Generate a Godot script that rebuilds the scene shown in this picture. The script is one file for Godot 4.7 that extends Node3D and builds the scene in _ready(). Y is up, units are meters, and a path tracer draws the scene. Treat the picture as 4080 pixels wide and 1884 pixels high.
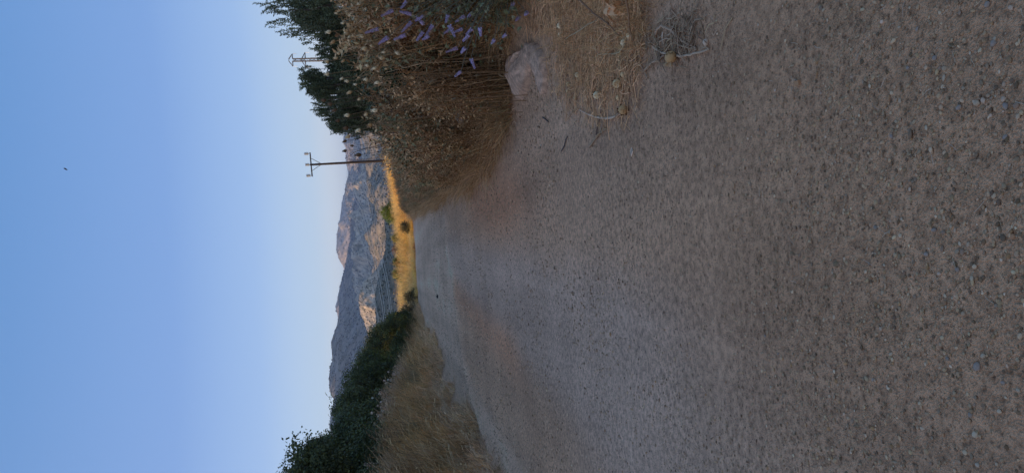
extends Node3D
# A dirt track at the end of the day, photographed with the phone held on its side: the camera is rolled by a quarter turn.
const FOCAL := 770.0                      # pixels, for a frame of 1024 x 472
const EYE := 1.5
var fwd: Vector3
var rgt: Vector3
var upw: Vector3
var rng := RandomNumberGenerator.new()
var taken := {}
var n_big := FastNoiseLite.new()
var n_mid := FastNoiseLite.new()
var n_fine := FastNoiseLite.new()
var n_ridge := FastNoiseLite.new()
var M := {}

# ---------------------------------------------------------------- helpers
func numbered(called: String) -> String:
	if not taken.has(called):
		taken[called] = 0
		return called
	taken[called] += 1
	return "%s_%03d" % [called, taken[called]]

func tag(o: Node, label := "", category := "", group := "", kind := "") -> Node:
	if label: o.set_meta("label", label)
	if category: o.set_meta("category", category)
	if group: o.set_meta("group", group)
	if kind: o.set_meta("kind", kind)
	return o

func thing(called: String, label: String, category: String, at := Vector3.ZERO, group := "") -> Node3D:
	var o := Node3D.new()
	o.name = numbered(called)
	add_child(o)
	o.position = at
	tag(o, label, category, group)
	return o

func put(called: String, mesh: Mesh, mat: Material, parent: Node = null) -> MeshInstance3D:
	var o := MeshInstance3D.new()
	o.name = called if parent else numbered(called)
	o.mesh = mesh
	o.material_override = mat
	if parent: parent.add_child(o, true)
	else: add_child(o)
	return o

func many(called: String, mesh: Mesh, mat: Material, xf: Array, cols: PackedColorArray, parent: Node = null) -> MultiMeshInstance3D:
	var mm := MultiMesh.new()
	mm.transform_format = MultiMesh.TRANSFORM_3D
	mm.use_colors = cols.size() > 0
	mm.mesh = mesh
	mm.instance_count = xf.size()
	for i in xf.size():
		mm.set_instance_transform(i, xf[i])
		if cols.size() > 0: mm.set_instance_color(i, cols[i])
	var o := MultiMeshInstance3D.new()
	o.name = called if parent else numbered(called)
	o.multimesh = mm
	o.material_override = mat
	o.set_meta("kind", "stuff")
	if parent: parent.add_child(o, true)
	else: add_child(o)
	return o

func ray(u: float, v: float) -> Vector3:      # u to the right, v down, in the upright picture of 472 x 1024
	return rgt * (u - 236.0) + upw * (512.0 - v) + fwd * FOCAL

func spot(u: float, v: float, y := 0.0) -> Vector3:
	var d := ray(u, v)
	return Vector3(0, EYE, 0) + d * ((y - EYE) / d.y)

func away(u: float, v: float, depth: float) -> Vector3:
	var d := ray(u, v)
	return Vector3(0, EYE, 0) + d * (depth / -d.z)

func sm(a: float, b: float, x: float) -> float:
	return smoothstep(a, b, x)

func lin(r: float, g: float, b: float) -> Color:
	return Color(r, g, b)

func jit(c: Color, s := 0.2) -> Color:
	var k := 1.0 + rng.randf_range(-s, s)
	return Color(c.r * k * (1 + rng.randf_range(-0.06, 0.06)), c.g * k, c.b * k * (1 + rng.randf_range(-0.08, 0.08)))

func mat(rough := 0.9, backlight := 0.0, spec := 0.3) -> StandardMaterial3D:
	var m := StandardMaterial3D.new()
	m.vertex_color_use_as_albedo = true
	m.roughness = rough
	m.metallic_specular = spec
	if backlight > 0:
		m.backlight_enabled = true
		m.backlight = Color(backlight, backlight, backlight)
	return m

func flat(c: Color, rough := 0.8, metal := 0.0) -> StandardMaterial3D:
	var m := StandardMaterial3D.new()
	m.albedo_color = c.linear_to_srgb()
	m.roughness = rough
	m.metallic = metal
	return m

# a builder of triangles with vertex colours
class Build:
	var v := PackedVector3Array()
	var n := PackedVector3Array()
	var c := PackedColorArray()
	var t := PackedVector2Array()
	var t2 := PackedVector2Array()
	var i := PackedInt32Array()
	func quad(a: Vector3, b: Vector3, d: Vector3, e: Vector3, col := Color.WHITE) -> void:
		var k := v.size()
		var nn := (d - a).cross(b - a).normalized()
		for p in [a, b, d, e]:
			v.append(p); n.append(nn); c.append(col)
		i.append_array([k, k + 1, k + 2, k, k + 2, k + 3])
	func tri(a: Vector3, b: Vector3, d: Vector3, col := Color.WHITE) -> void:
		var k := v.size()
		var nn := (d - a).cross(b - a).normalized()
		for p in [a, b, d]:
			v.append(p); n.append(nn); c.append(col)
		i.append_array([k, k + 1, k + 2])
	func tube(pts: Array, r0: float, r1: float, sides := 5, col := Color.WHITE, col2 = null, cap := true) -> void:
		var k := v.size()
		var m := pts.size()
		var along := Vector3.UP
		var side := Vector3.ZERO
		for j in m:
			along = (pts[mini(j + 1, m - 1)] - pts[maxi(j - 1, 0)]).normalized()
			if j == 0: side = along.cross(Vector3(0.31, 0.2, 0.93)).normalized()
			side = (side - along * side.dot(along)).normalized()
			var other := along.cross(side)
			var f := float(j) / (m - 1)
			for s in sides:
				var a := TAU * s / sides
				var d := side * cos(a) + other * sin(a)
				v.append(pts[j] + d * lerpf(r0, r1, f)); n.append(d)
				c.append(col if col2 == null else col.lerp(col2, f))
		for j in m - 1:
			for s in sides:
				var a := k + j * sides + s
				var b := k + j * sides + (s + 1) % sides
				i.append_array([a, a + sides, b, b, a + sides, b + sides])
		if cap:
			for e in [0, m - 1]:
				var q := v.size()
				var way: Vector3 = (pts[1] - pts[0]).normalized() * -1 if e == 0 else along
				for s in sides:
					v.append(v[k + e * sides + s]); n.append(way); c.append(col if e == 0 or col2 == null else col2)
				for s in range(1, sides - 1):
					i.append_array([q, q + s, q + s + 1] if e == 0 else [q, q + s + 1, q + s])
	func lathe(at: Vector3, axis: Vector3, prof: Array, sides := 10, col := Color.WHITE) -> void:   # prof: [height, radius]
		var k := v.size()
		var x := axis.cross(Vector3(0.3, 0.17, 0.9)).normalized()
		var z := axis.cross(x)
		var m := prof.size()
		for j in m:
			var p: Array = prof[j]
			var q: Array = prof[mini(j + 1, m - 1)]
			var o: Array = prof[maxi(j - 1, 0)]
			var slope := Vector2(q[0] - o[0], -(q[1] - o[1])).normalized()
			for s in sides:
				var a := TAU * s / sides
				var d := x * cos(a) + z * sin(a)
				v.append(at + axis * p[0] + d * p[1]); n.append((d * slope.x + axis * slope.y).normalized()); c.append(col)
		for j in m - 1:
			for s in sides:
				var a := k + j * sides + s
				var b := k + j * sides + (s + 1) % sides
				i.append_array([a, a + sides, b, b, a + sides, b + sides])
	func box(at: Vector3, size: Vector3, b := Basis.IDENTITY, col := Color.WHITE) -> void:
		var h := size / 2
		for f in [[Vector3.RIGHT, Vector3.UP, Vector3.BACK], [Vector3.LEFT, Vector3.UP, Vector3.FORWARD], [Vector3.UP, Vector3.BACK, Vector3.RIGHT], [Vector3.DOWN, Vector3.BACK, Vector3.LEFT], [Vector3.BACK, Vector3.UP, Vector3.LEFT], [Vector3.FORWARD, Vector3.UP, Vector3.RIGHT]]:
			var o: Vector3 = f[0] * h
			var p: Vector3 = f[1] * h
			var q: Vector3 = f[2] * h
			quad(at + b * (o - p - q), at + b * (o + p - q), at + b * (o + p + q), at + b * (o - p + q), col)
	func mesh() -> ArrayMesh:
		var a := []
		a.resize(Mesh.ARRAY_MAX)
		a[Mesh.ARRAY_VERTEX] = v
		a[Mesh.ARRAY_NORMAL] = n
		a[Mesh.ARRAY_COLOR] = c
		if t.size() == v.size(): a[Mesh.ARRAY_TEX_UV] = t
		if t2.size() == v.size(): a[Mesh.ARRAY_TEX_UV2] = t2
		a[Mesh.ARRAY_INDEX] = i
		var m := ArrayMesh.new()
		m.add_surface_from_arrays(Mesh.PRIMITIVE_TRIANGLES, a)
		return m
	func smooth() -> void:
		for k in n.size(): n[k] = Vector3.ZERO
		for k in range(0, i.size(), 3):
			var nn := (v[i[k + 2]] - v[i[k]]).cross(v[i[k + 1]] - v[i[k]])
			for j in 3: n[i[k + j]] += nn
		for k in n.size(): n[k] = n[k].normalized() if n[k].length() > 0 else Vector3.UP
	func sheet(cols: int, rows: int) -> void:       # the vertices are rows x cols; facing up when rows run away from the viewer (-z) and columns to +x
		for r in rows - 1:
			for q in cols - 1:
				var a := r * cols + q
				i.append_array([a, a + cols, a + 1, a + 1, a + cols, a + cols + 1])
		smooth()

func blob(seed_: int, levels := 1, rough := 0.25, squash := Vector3.ONE) -> Build:      # a lumpy stone
	var b := Build.new()
	var g := (1 + sqrt(5.0)) / 2
	var p: Array = []
	for q in [[-1, g, 0], [1, g, 0], [-1, -g, 0], [1, -g, 0], [0, -1, g], [0, 1, g], [0, -1, -g], [0, 1, -g], [g, 0, -1], [g, 0, 1], [-g, 0, -1], [-g, 0, 1]]:
		p.append(Vector3(q[0], q[1], q[2]).normalized())
	var f: Array = [[0, 11, 5], [0, 5, 1], [0, 1, 7], [0, 7, 10], [0, 10, 11], [1, 5, 9], [5, 11, 4], [11, 10, 2], [10, 7, 6], [7, 1, 8], [3, 9, 4], [3, 4, 2], [3, 2, 6], [3, 6, 8], [3, 8, 9], [4, 9, 5], [2, 4, 11], [6, 2, 10], [8, 6, 7], [9, 8, 1]]
	for l in levels:
		var mid := {}
		var nf: Array = []
		for t in f:
			var m: Array = []
			for e in 3:
				var a: int = t[e]
				var c: int = t[(e + 1) % 3]
				var key := mini(a, c) * 100000 + maxi(a, c)
				if not mid.has(key):
					mid[key] = p.size()
					p.append(((p[a] + p[c]) / 2).normalized())
				m.append(mid[key])
			nf.append_array([[t[0], m[0], m[2]], [t[1], m[1], m[0]], [t[2], m[2], m[1]], m])
		f = nf
	n_fine.seed = seed_
	for q in p:
		var k: float = 1.0 + rough * n_fine.get_noise_3dv(q * 60.0) * 2.0 + rough * 0.4 * n_fine.get_noise_3dv(q * 200.0)
		b.v.append(q * k * squash); b.n.append(q); b.c.append(Color.WHITE)
	for t in f: b.i.append_array([t[0], t[2], t[1]])
	b.smooth()
	return b

# ---------------------------------------------------------------- the lie of the land
func road_left(d: float) -> float:
	return -3.92 + 0.16 * sin(d * 0.55) + 0.10 * sin(d * 1.7 + 1.0) + 0.05 * sin(d * 4.1)

func road_right(d: float) -> float:
	return 0.80 + 0.07 * sin(d * 0.8 + 0.6) + 0.05 * sin(d * 2.3) + 0.35 * (1 - sm(8.0, 11.0, d))

func land(x: float, z: float) -> float:
	var d := -z
	var y := 0.0
	if d > 36:
		var t := minf(d, 80) - 36
		y -= t * t * 0.0006
		if d > 80: y -= 0.053 * (minf(d, 260) - 80)
	y += 1.42 * sm(3.7, 5.3, -x) * (1 - sm(16, 41, d))
	var edge := 34.5 + 0.284 * x
	y += 19.0 * sm(16, 76, -x) * (1 - sm(edge - 3, edge + 5, d)) * (1 - 0.9 * sm(300, 600, -x)) * sm(-320, -120, d)
	y += 88.0 * sm(0, 260, -x - 60 - 0.33 * maxf(d, 0)) * sm(160, 300, d) * (1 - sm(470, 620, d)) * (1 - 0.8 * sm(700, 1200, -x))  # unseen hill left of frame, added to shade the lowest slope
	y += 0.35 * sm(0.9, 3.6, x) * (1 - sm(40, 55, d))
	if d < 80 and absf(x) < 20:
		y += 0.020 * n_mid.get_noise_2d(x * 14, z * 6) + 0.012 * n_mid.get_noise_2d(x * 50 + 90, z * 50)
		y -= 0.03 * exp(-pow((x + 3.3) / 0.4, 2)) + 0.025 * exp(-pow((x + 0.85) / 0.5, 2))
		var far := beyond(x, d)
		y += 0.045 * exp(-pow(far / 0.35, 2)) * sm(1.0, 0.3, x) * sm(-4.2, -3.6, x)
		y -= 0.03 * exp(-pow((d - 7.3 - 0.1 * sin(x * 9)) / 0.05, 2)) * sm(-1.75, -1.6, x) * sm(-1.1, -1.25, x)
	return y

var far_line := [[-6.0, 7.0], [-4.1, 9.0], [-3.8, 11.8], [-3.35, 15.1], [-1.95, 16.7], [-1.14, 17.6], [-0.63, 18.9], [0.14, 18.3], [0.8, 19.5], [6.0, 21.0]]
func beyond(x: float, d: float) -> float:        # distance past the line where the smooth far stretch of the track begins
	for k in far_line.size() - 1:
		if x < far_line[k + 1][0] or k == far_line.size() - 2:
			return d - lerpf(far_line[k][1], far_line[k + 1][1], clampf((x - far_line[k][0]) / (far_line[k + 1][0] - far_line[k][0]), 0, 1))
	return 0.0

func land_color(x: float, z: float) -> Color:
	var d := -z
	var grey := Color(0.440, 0.340, 0.296)
	var brown := Color(0.450, 0.313, 0.236)
	var red := Color(0.480, 0.280, 0.190)
	var pale := Color(0.545, 0.412, 0.340)
	var near := Color(0.350, 0.228, 0.156)
	var warp := 0.14 * n_mid.get_noise_2d(x * 9, z * 3.0)
	var k := n_big.get_noise_2d(x * 40, z * 18)
	var streak := n_mid.get_noise_2d((x + 0.06 * d) * 120, z * 3.0)
	var c := brown
	c = c.lerp(grey, clampf(1.15 * exp(-pow((x + 0.92 + 0.02 * (10 - d) + warp) / 0.72, 4)) * sm(2.2, 4.5, d) + 0.3 * k, 0, 1))
	c = c.lerp(brown * 0.92, clampf(exp(-pow((x + 2.35 + warp) / 0.62, 4)) * sm(6.0, 8.0, d) * (0.7 + 0.8 * streak), 0, 0.9))
	var patch := exp(-pow((x + 1.5 + 0.03 * (13 - d) + warp) / 0.30, 2)) * sm(8.0, 10.0, d) + 1.5 * exp(-pow((x - 0.22 - warp) / 0.40, 2) - pow((d - 10.6) / 2.6, 2))
	c = c.lerp(red, clampf(patch * (0.9 + 0.6 * k), 0, 1))
	c = c.lerp(grey, 0.75 * sm(-0.1, -1.9, x) * (1 - sm(4.5, 7.5, d)))
	c = c.lerp(pale, clampf(exp(-pow((x + 3.35 + warp * 0.5) / 0.36, 2)) * sm(6, 9, d), 0, 0.8))
	var far := beyond(x, d + 0.5 * warp)
	c = c.lerp(pale * (0.93 + 0.12 * streak), 0.92 * sm(-0.9, 0.6, far))
	c = c * (1.0 + 0.16 * exp(-pow(far / 0.45, 2)) * sm(0.8, -0.2, x))
	c = c.lerp(near, 0.85 * (1 - sm(2.2, 5.5, d)) * sm(-2.2, -0.2, x))
	c = c * (1.0 + 0.18 * n_mid.get_noise_2d(x * 30, z * 20) + 0.14 * n_fine.get_noise_2d(x * 110, z * 110) + 0.17 * streak)
	return Color(c.r, c.g, c.b)

func _ready() -> void:
	rng.seed = 4711
	for n in [n_big, n_mid, n_fine, n_ridge]:
		n.noise_type = FastNoiseLite.TYPE_SIMPLEX_SMOOTH
		n.frequency = 0.01
		n.seed = 11
	n_mid.seed = 23
	n_fine.seed = 37
	n_ridge.seed = 5
	n_ridge.fractal_type = FastNoiseLite.FRACTAL_RIDGED
	n_ridge.fractal_octaves = 3
	camera_sky_sun()
	materials()
	ground()
	hills()
	verges()
	trees()
	pylons()
	road_stones()
	foreground()

# ---------------------------------------------------------------- camera, sky, sun
func camera_sky_sun() -> void:
	var pitch := deg_to_rad(9.42)
	var roll := deg_to_rad(3.5)
	var yaw := 0.0154
	fwd = Vector3(-sin(yaw) * cos(pitch), -sin(pitch), -cos(yaw) * cos(pitch))
	var r := fwd.cross(Vector3.UP).normalized()
	var u := r.cross(fwd)
	rgt = r * cos(roll) - u * sin(roll)
	upw = r * sin(roll) + u * cos(roll)
	var cam := Camera3D.new()
	cam.name = "camera"
	cam.transform = Transform3D(Basis(-upw, rgt, -fwd), Vector3(0, EYE, 0))
	cam.fov = rad_to_deg(2 * atan(236.0 / FOCAL))
	cam.near = 0.05
	cam.far = 20000
	cam.current = true
	add_child(cam)

	var sun_from := Vector3(-0.95, 0.0, 0.27).normalized() * cos(deg_to_rad(SUN_UP)) + Vector3.UP * sin(deg_to_rad(SUN_UP))
	# the sky: colour by height, a warm glow towards the low sun (out of the frame, to the left)
	var w := 1024
	var h := 512
	var steps := [[0.0, Color(0.87, 0.97, 1.03)], [3.5, Color(0.80, 0.92, 1.02)], [4.9, Color(0.595, 0.785, 0.98)], [9.1, Color(0.350, 0.56, 0.915)], [14.5, Color(0.205, 0.395, 0.785)], [24.2, Color(0.12, 0.305, 0.66)], [45.0, Color(0.115, 0.29, 0.635)], [90.0, Color(0.115, 0.275, 0.59)]]
	var data := PackedFloat32Array()
	data.resize(w * h * 3)
	var at := 0
	for j in h:
		var el := 90.0 - 180.0 * (j + 0.5) / h
		var base: Color = steps[0][1]
		for s in steps.size() - 1:
			if el >= steps[s][0]:
				base = (steps[s][1] as Color).lerp(steps[s + 1][1], clampf((el - steps[s][0]) / (steps[s + 1][0] - steps[s][0]), 0, 1))
		if el < 0: base = Color(0.28, 0.24, 0.20)
		var ce := cos(deg_to_rad(el))
		var se := sin(deg_to_rad(el))
		for k in w:
			var az := TAU * (k + 0.5) / w         # the first column of a Godot panorama looks along -z
			var dir := Vector3(sin(az) * ce, se, -cos(az) * ce)
			var cosg := dir.dot(sun_from)
			var glow := 0.0
			if el > 0: glow = 1.0 * exp(-acos(clampf(cosg, -1, 1)) * 2.0)
			data[at] = base.r + glow * 1.1
			data[at + 1] = base.g + glow * 0.8
			data[at + 2] = base.b + glow * 0.45
			at += 3
	var img := Image.create_from_data(w, h, false, Image.FORMAT_RGBF, data.to_byte_array())
	var pano := PanoramaSkyMaterial.new()
	pano.panorama = ImageTexture.create_from_image(img)
	var sky := Sky.new()
	sky.sky_material = pano
	var env := Environment.new()
	env.background_mode = Environment.BG_SKY
	env.sky = sky
	env.tonemap_mode = Environment.TONE_MAPPER_LINEAR
	env.tonemap_exposure = 1.0
	env.sdfgi_enabled = true
	env.ssao_enabled = true
	env.ssil_enabled = true
	env.fog_enabled = true
	env.fog_density = HAZE
	env.fog_light_color = Color(0.66, 0.76, 0.95)
	var we := WorldEnvironment.new()
	we.name = "environment"
	we.environment = env
	add_child(we)

	var sun := DirectionalLight3D.new()
	sun.name = "sun"
	sun.light_color = Color(1.0, 0.81, 0.55)
	sun.light_energy = 1.6
	sun.light_angular_distance = 0.5
	sun.shadow_enabled = true
	add_child(sun)
	sun.look_at_from_position(sun_from * 100, Vector3.ZERO, Vector3.UP)

const SUN_UP := 9.0
const HAZE := 0.00015

# ---------------------------------------------------------------- materials
func noise_image(kind: int, freq: float, seed_: int, size: int, octaves := 1) -> PackedByteArray:
	var n := FastNoiseLite.new()
	n.noise_type = kind
	n.frequency = freq
	n.seed = seed_
	n.fractal_type = FastNoiseLite.FRACTAL_FBM if octaves > 1 else FastNoiseLite.FRACTAL_NONE
	n.fractal_octaves = octaves
	n.cellular_return_type = FastNoiseLite.RETURN_DISTANCE
	var im := n.get_seamless_image(size, size)
	im.convert(Image.FORMAT_L8)
	return im.get_data()

func grit_material() -> StandardMaterial3D:
	var s := 1024
	var fbm := noise_image(FastNoiseLite.TYPE_SIMPLEX_SMOOTH, 0.035, 3, s, 5)
	var cell := noise_image(FastNoiseLite.TYPE_CELLULAR, 0.09, 7, s)
	var cell2 := noise_image(FastNoiseLite.TYPE_CELLULAR, 0.22, 9, s)
	var col := PackedByteArray()
	col.resize(s * s * 3)
	var hgt := PackedByteArray()
	hgt.resize(s * s)
	var r := RandomNumberGenerator.new()
	r.seed = 8
	for k in s * s:
		var f := fbm[k] / 255.0
		var c := 1.0 - cell[k] / 255.0
		var c2 := 1.0 - cell2[k] / 255.0
		var hh := clampf(0.25 * f + 0.35 * c + 0.40 * c2, 0, 1)
		hgt[k] = int(hh * 255)
		var t := 0.915 + 0.22 * (f - 0.5) + 0.20 * (c2 - 0.5) + 0.13 * (c - 0.5) + r.randf_range(-0.07, 0.07)
		col[k * 3] = int(clampf(t * 1.0, 0, 1) * 255)
		col[k * 3 + 1] = int(clampf(t * 0.985 + 0.005, 0, 1) * 255)
		col[k * 3 + 2] = int(clampf(t * 0.97 + 0.012, 0, 1) * 255)
	var m := mat(0.95, 0, 0.2)
	m.albedo_texture = ImageTexture.create_from_image(Image.create_from_data(s, s, false, Image.FORMAT_RGB8, col))
	m.albedo_color = Color(1, 1, 1)
	m.heightmap_enabled = true
	m.heightmap_texture = ImageTexture.create_from_image(Image.create_from_data(s, s, false, Image.FORMAT_L8, hgt))
	m.heightmap_scale = 2.2
	# coarser grains, on the second set of coordinates
	var fine := noise_image(FastNoiseLite.TYPE_CELLULAR, 0.16, 31, s)
	var lump := noise_image(FastNoiseLite.TYPE_SIMPLEX_SMOOTH, 0.09, 33, s, 3)
	var det := PackedByteArray()
	det.resize(s * s * 3)
	for k in s * s:
		var t := 0.955 + 0.34 * (lump[k] / 255.0 - 0.5)
		var g := fine[k] / 255.0
		if g < 0.20: t += (0.35 if (k * 7919 / 4) % 5 == 0 else -0.38) * (1 - g / 0.20)
		var q := int(clampf(t, 0.3, 1) * 255)
		det[k * 3] = q
		det[k * 3 + 1] = q
		det[k * 3 + 2] = q
	m.detail_enabled = true
	m.detail_albedo = ImageTexture.create_from_image(Image.create_from_data(s, s, false, Image.FORMAT_RGB8, det))
	m.detail_blend_mode = BaseMaterial3D.BLEND_MODE_MUL
	m.detail_uv_layer = BaseMaterial3D.DETAIL_UV_2
	return m

func materials() -> void:
	M.ground = grit_material()
	M.hill = mat(0.95, 0, 0.2)
	M.stone = mat(0.85, 0, 0.35)
	M.grass = mat(0.85, 0.5, 0.25)
	M.gold = mat(0.85, 0.9, 0.25)
	M.leaf = mat(0.55, 0.45, 0.4)
	M.dark_leaf = mat(0.6, 0.25, 0.4)
	M.bark = mat(0.9)
	M.straw = mat(0.8, 0.2)
	M.petal = mat(0.7, 0.4)
	M.rock = rock_material()
	M.steel = mat(0.6, 0, 0.5)
	M.wire = flat(Color(0.42, 0.40, 0.36), 0.5, 0.3)

func rock_material() -> StandardMaterial3D:
	var s := 512
	var a := noise_image(FastNoiseLite.TYPE_SIMPLEX_SMOOTH, 0.012, 13, s, 5)
	var b := noise_image(FastNoiseLite.TYPE_SIMPLEX_SMOOTH, 0.08, 17, s, 3)
	var col := PackedByteArray()
	col.resize(s * s * 3)
	for k in s * s:
		var t := 0.80 + 0.5 * (a[k] / 255.0 - 0.5) + 0.3 * (b[k] / 255.0 - 0.5)
		col[k * 3] = int(clampf(t, 0, 1) * 255)
		col[k * 3 + 1] = int(clampf(t * 0.97, 0, 1) * 255)
		col[k * 3 + 2] = int(clampf(t * 0.93, 0, 1) * 255)
	var m := mat(0.8, 0, 0.35)
	m.albedo_texture = ImageTexture.create_from_image(Image.create_from_data(s, s, false, Image.FORMAT_RGB8, col))
	m.heightmap_enabled = true
	m.heightmap_texture = ImageTexture.create_from_image(Image.create_from_data(s, s, false, Image.FORMAT_L8, b))
	m.heightmap_scale = 0.8
	m.uv1_triplanar = true
	m.uv1_scale = Vector3.ONE * 2.2
	return m

# ---------------------------------------------------------------- ground and road
func lines(dense_from: float, dense_to: float, step: float, grow: float, lo: float, hi: float) -> PackedFloat32Array:
	var a: Array = []
	var x := dense_from
	while x <= dense_to:
		a.append(x)
		x += step
	var s := step
	x = a[-1]
	while x < hi:
		s *= grow
		x += s
		a.append(x)
	s = step
	x = a[0]
	while x > lo:
		s *= grow
		x -= s
		a.append(x)
	a.sort()
	return PackedFloat32Array(a)

func ground() -> void:
	var b := Build.new()
	var xs := lines(-6.0, 5.0, 0.22, 1.14, -5600, 5600)
	var zs := lines(-60.0, 6.0, 0.3, 1.13, -5600, 5600)
	zs.reverse()
	for z in zs:
		for x in xs:
			var y := land(x, z)
			var d := -z
			if d < 47 and d > -3.5:
				var inside := minf(x - road_left(d), road_right(d) - x)
				y -= 0.07 * sm(0.0, 0.5, inside) * sm(47, 44, d)
			b.v.append(Vector3(x, y, z))
			var c := land_color(x, z)
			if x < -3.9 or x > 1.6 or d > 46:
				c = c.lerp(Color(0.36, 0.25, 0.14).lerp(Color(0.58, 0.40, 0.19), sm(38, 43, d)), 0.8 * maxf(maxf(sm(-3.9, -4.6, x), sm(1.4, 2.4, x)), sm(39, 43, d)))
			b.c.append(c * Color(1.75, 1.48, 1.15))
			b.n.append(Vector3.UP)
			b.t.append(Vector2(x, z) * 0.72)
			b.t2.append(Vector2(x * 0.93 + z * 0.37, z * 0.93 - x * 0.37) * 0.155)
	b.sheet(xs.size(), zs.size())
	tag(put("ground", b.mesh(), M.ground), "dry earth on both sides of the track and out to the hills", "ground", "", "structure")
	# the track itself
	b = Build.new()
	var cols := 96
	var rows := 0
	var d := -3.0
	while d < 46:
		var l := road_left(d)
		var r := road_right(d)
		for k in cols:
			var f := float(k) / (cols - 1)
			var x := lerpf(l, r, f)
			var rim := minf(f, 1 - f) * (r - l)
			b.v.append(Vector3(x, land(x, -d) + 0.004 - 0.035 * (1 - sm(0.0, 0.10, rim)), -d))
			b.c.append(land_color(x, -d) * Color(1.86, 1.57, 1.22))
			b.n.append(Vector3.UP)
			b.t.append(Vector2(x, -d) * 0.72)
			b.t2.append(Vector2(x * 0.93 - d * 0.37, -d * 0.93 - x * 0.37) * 0.155)
		rows += 1
		d += maxf(0.045, 0.011 * d)
	b.sheet(cols, rows)
	tag(put("dirt_road", b.mesh(), M.ground), "dirt track of compacted gravel with worn wheel paths", "road", "", "structure")

# ---------------------------------------------------------------- hills
var hill_seen := {}
const HILLS := {
	"far": ["the farthest range with its rounded blue peak"],
	"peak": ["the small sunlit summit just above the mountain crest"],
	"rocky": ["the rocky sunlit hills before the farthest range"],
	"mountain": ["the long shaded mountain on the left"],
	"slope": ["the upper slopes in the middle of the valley"],
	"slope_low": ["the lower shaded slopes in the middle of the valley"],
	"spur": ["the bright sunlit spur below the mountain"],
	"foot": ["the dark lowest slope behind the golden grass"]}

func ridge(called: String, nodes: Array, base: Vector3, base_y: float, o: Dictionary) -> void:
	# nodes: [u, v, distance] of the crest, seen from the track; the near slope runs from the crest to crest + base, down to base_y
	var b := Build.new()
	var crest: Array = []
	var step: float = o.get("step", 2.0)
	var u: float = nodes[0][0]
	while u <= nodes[-1][0]:
		var k := 0
		while k < nodes.size() - 2 and nodes[k + 1][0] < u: k += 1
		var f := clampf((u - nodes[k][0]) / float(nodes[k + 1][0] - nodes[k][0]), 0, 1)
		f = lerpf(f, f * f * (3 - 2 * f), 0.5)
		crest.append(away(u, lerpf(nodes[k][1], nodes[k + 1][1], f), lerpf(nodes[k][2], nodes[k + 1][2], f)))
		u += step
	var rows: int = o.get("rows", 60)
	var amp: float = o.get("amp", 12.0)
	var wave: float = o.get("wave", 160.0)
	var grid: Array = []
	for r in rows:
		var s := lerpf(1.0, -0.75, float(r) / (rows - 1))
		var row: Array = []
		for k in crest.size():
			var c: Vector3 = crest[k]
			var p := c + base * s
			var t := absf(s)
			var y := lerpf(c.y, base_y, pow(t, o.get("bend", 0.9)))
			var env := clampf(t * 5, 0, 1) * (1 - 0.6 * t)
			var spur := n_ridge.get_noise_2d(p.x * 100.0 / wave * 0.55 + 31 * o.get("seed", 0), (p.z * 0.35) * 100.0 / wave * 0.5)
			y += amp * spur * env
			y += amp * 0.25 * n_mid.get_noise_2d(p.x * 420.0 / wave, p.z * 420.0 / wave) * clampf(t * 8, 0.15, 1)
			p.y = y
			row.append(p)
		grid.append(row)
	var rock: Color = o.get("rock", Color(0.50, 0.41, 0.30))  # rock colour carries light too: darker on shaded ridges, lighter on sunlit ones
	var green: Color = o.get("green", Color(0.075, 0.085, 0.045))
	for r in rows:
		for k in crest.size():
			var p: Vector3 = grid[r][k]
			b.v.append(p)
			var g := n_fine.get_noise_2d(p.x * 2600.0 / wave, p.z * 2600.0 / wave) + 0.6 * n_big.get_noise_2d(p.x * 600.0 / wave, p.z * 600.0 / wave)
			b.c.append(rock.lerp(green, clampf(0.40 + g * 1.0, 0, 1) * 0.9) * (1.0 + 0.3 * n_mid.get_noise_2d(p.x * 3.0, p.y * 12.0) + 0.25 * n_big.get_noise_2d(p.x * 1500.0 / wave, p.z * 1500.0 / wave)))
			b.n.append(Vector3.UP)
	b.sheet(crest.size(), rows)
	var number := 0
	if hill_seen.has(called): number = 1
	hill_seen[called] = true
	if number: called += "_low"
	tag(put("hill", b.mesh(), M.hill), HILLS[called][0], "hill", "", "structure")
	# scrub and small trees, too many and too far to count
	var xf: Array = []
	var cs := PackedColorArray()
	for k in int(o.get("scrub", 3000) * 2.2):
		var r := rng.randi_range(0, int(rows * 0.62))
		var q := rng.randi_range(0, crest.size() - 2)
		var fu := rng.randf()
		var fv := rng.randf()
		var p: Vector3 = (grid[r][q] as Vector3).lerp(grid[r][q + 1], fu).lerp((grid[mini(r + 1, rows - 1)][q] as Vector3).lerp(grid[mini(r + 1, rows - 1)][q + 1], fu), fv)
		if n_big.get_noise_2d(p.x * 900.0 / wave, p.z * 900.0 / wave) + rng.randf_range(-0.5, 0.5) < -0.1: continue
		var size: float = o.get("bush", 2.5) * (0.25 + 0.75 * pow(rng.randf(), 2.0))
		xf.append(Transform3D(Basis(Vector3.UP, rng.randf() * TAU).scaled(Vector3(size, size * rng.randf_range(0.6, 1.1), size)), p + Vector3.UP * size * 0.3))
		cs.append(jit(Color(0.055, 0.062, 0.030), 0.35))
	if xf.size(): tag(many("scrub", M.bush_mesh, M.stone, xf, cs), "dark scrub on " + HILLS[called][0], "scrub")

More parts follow.
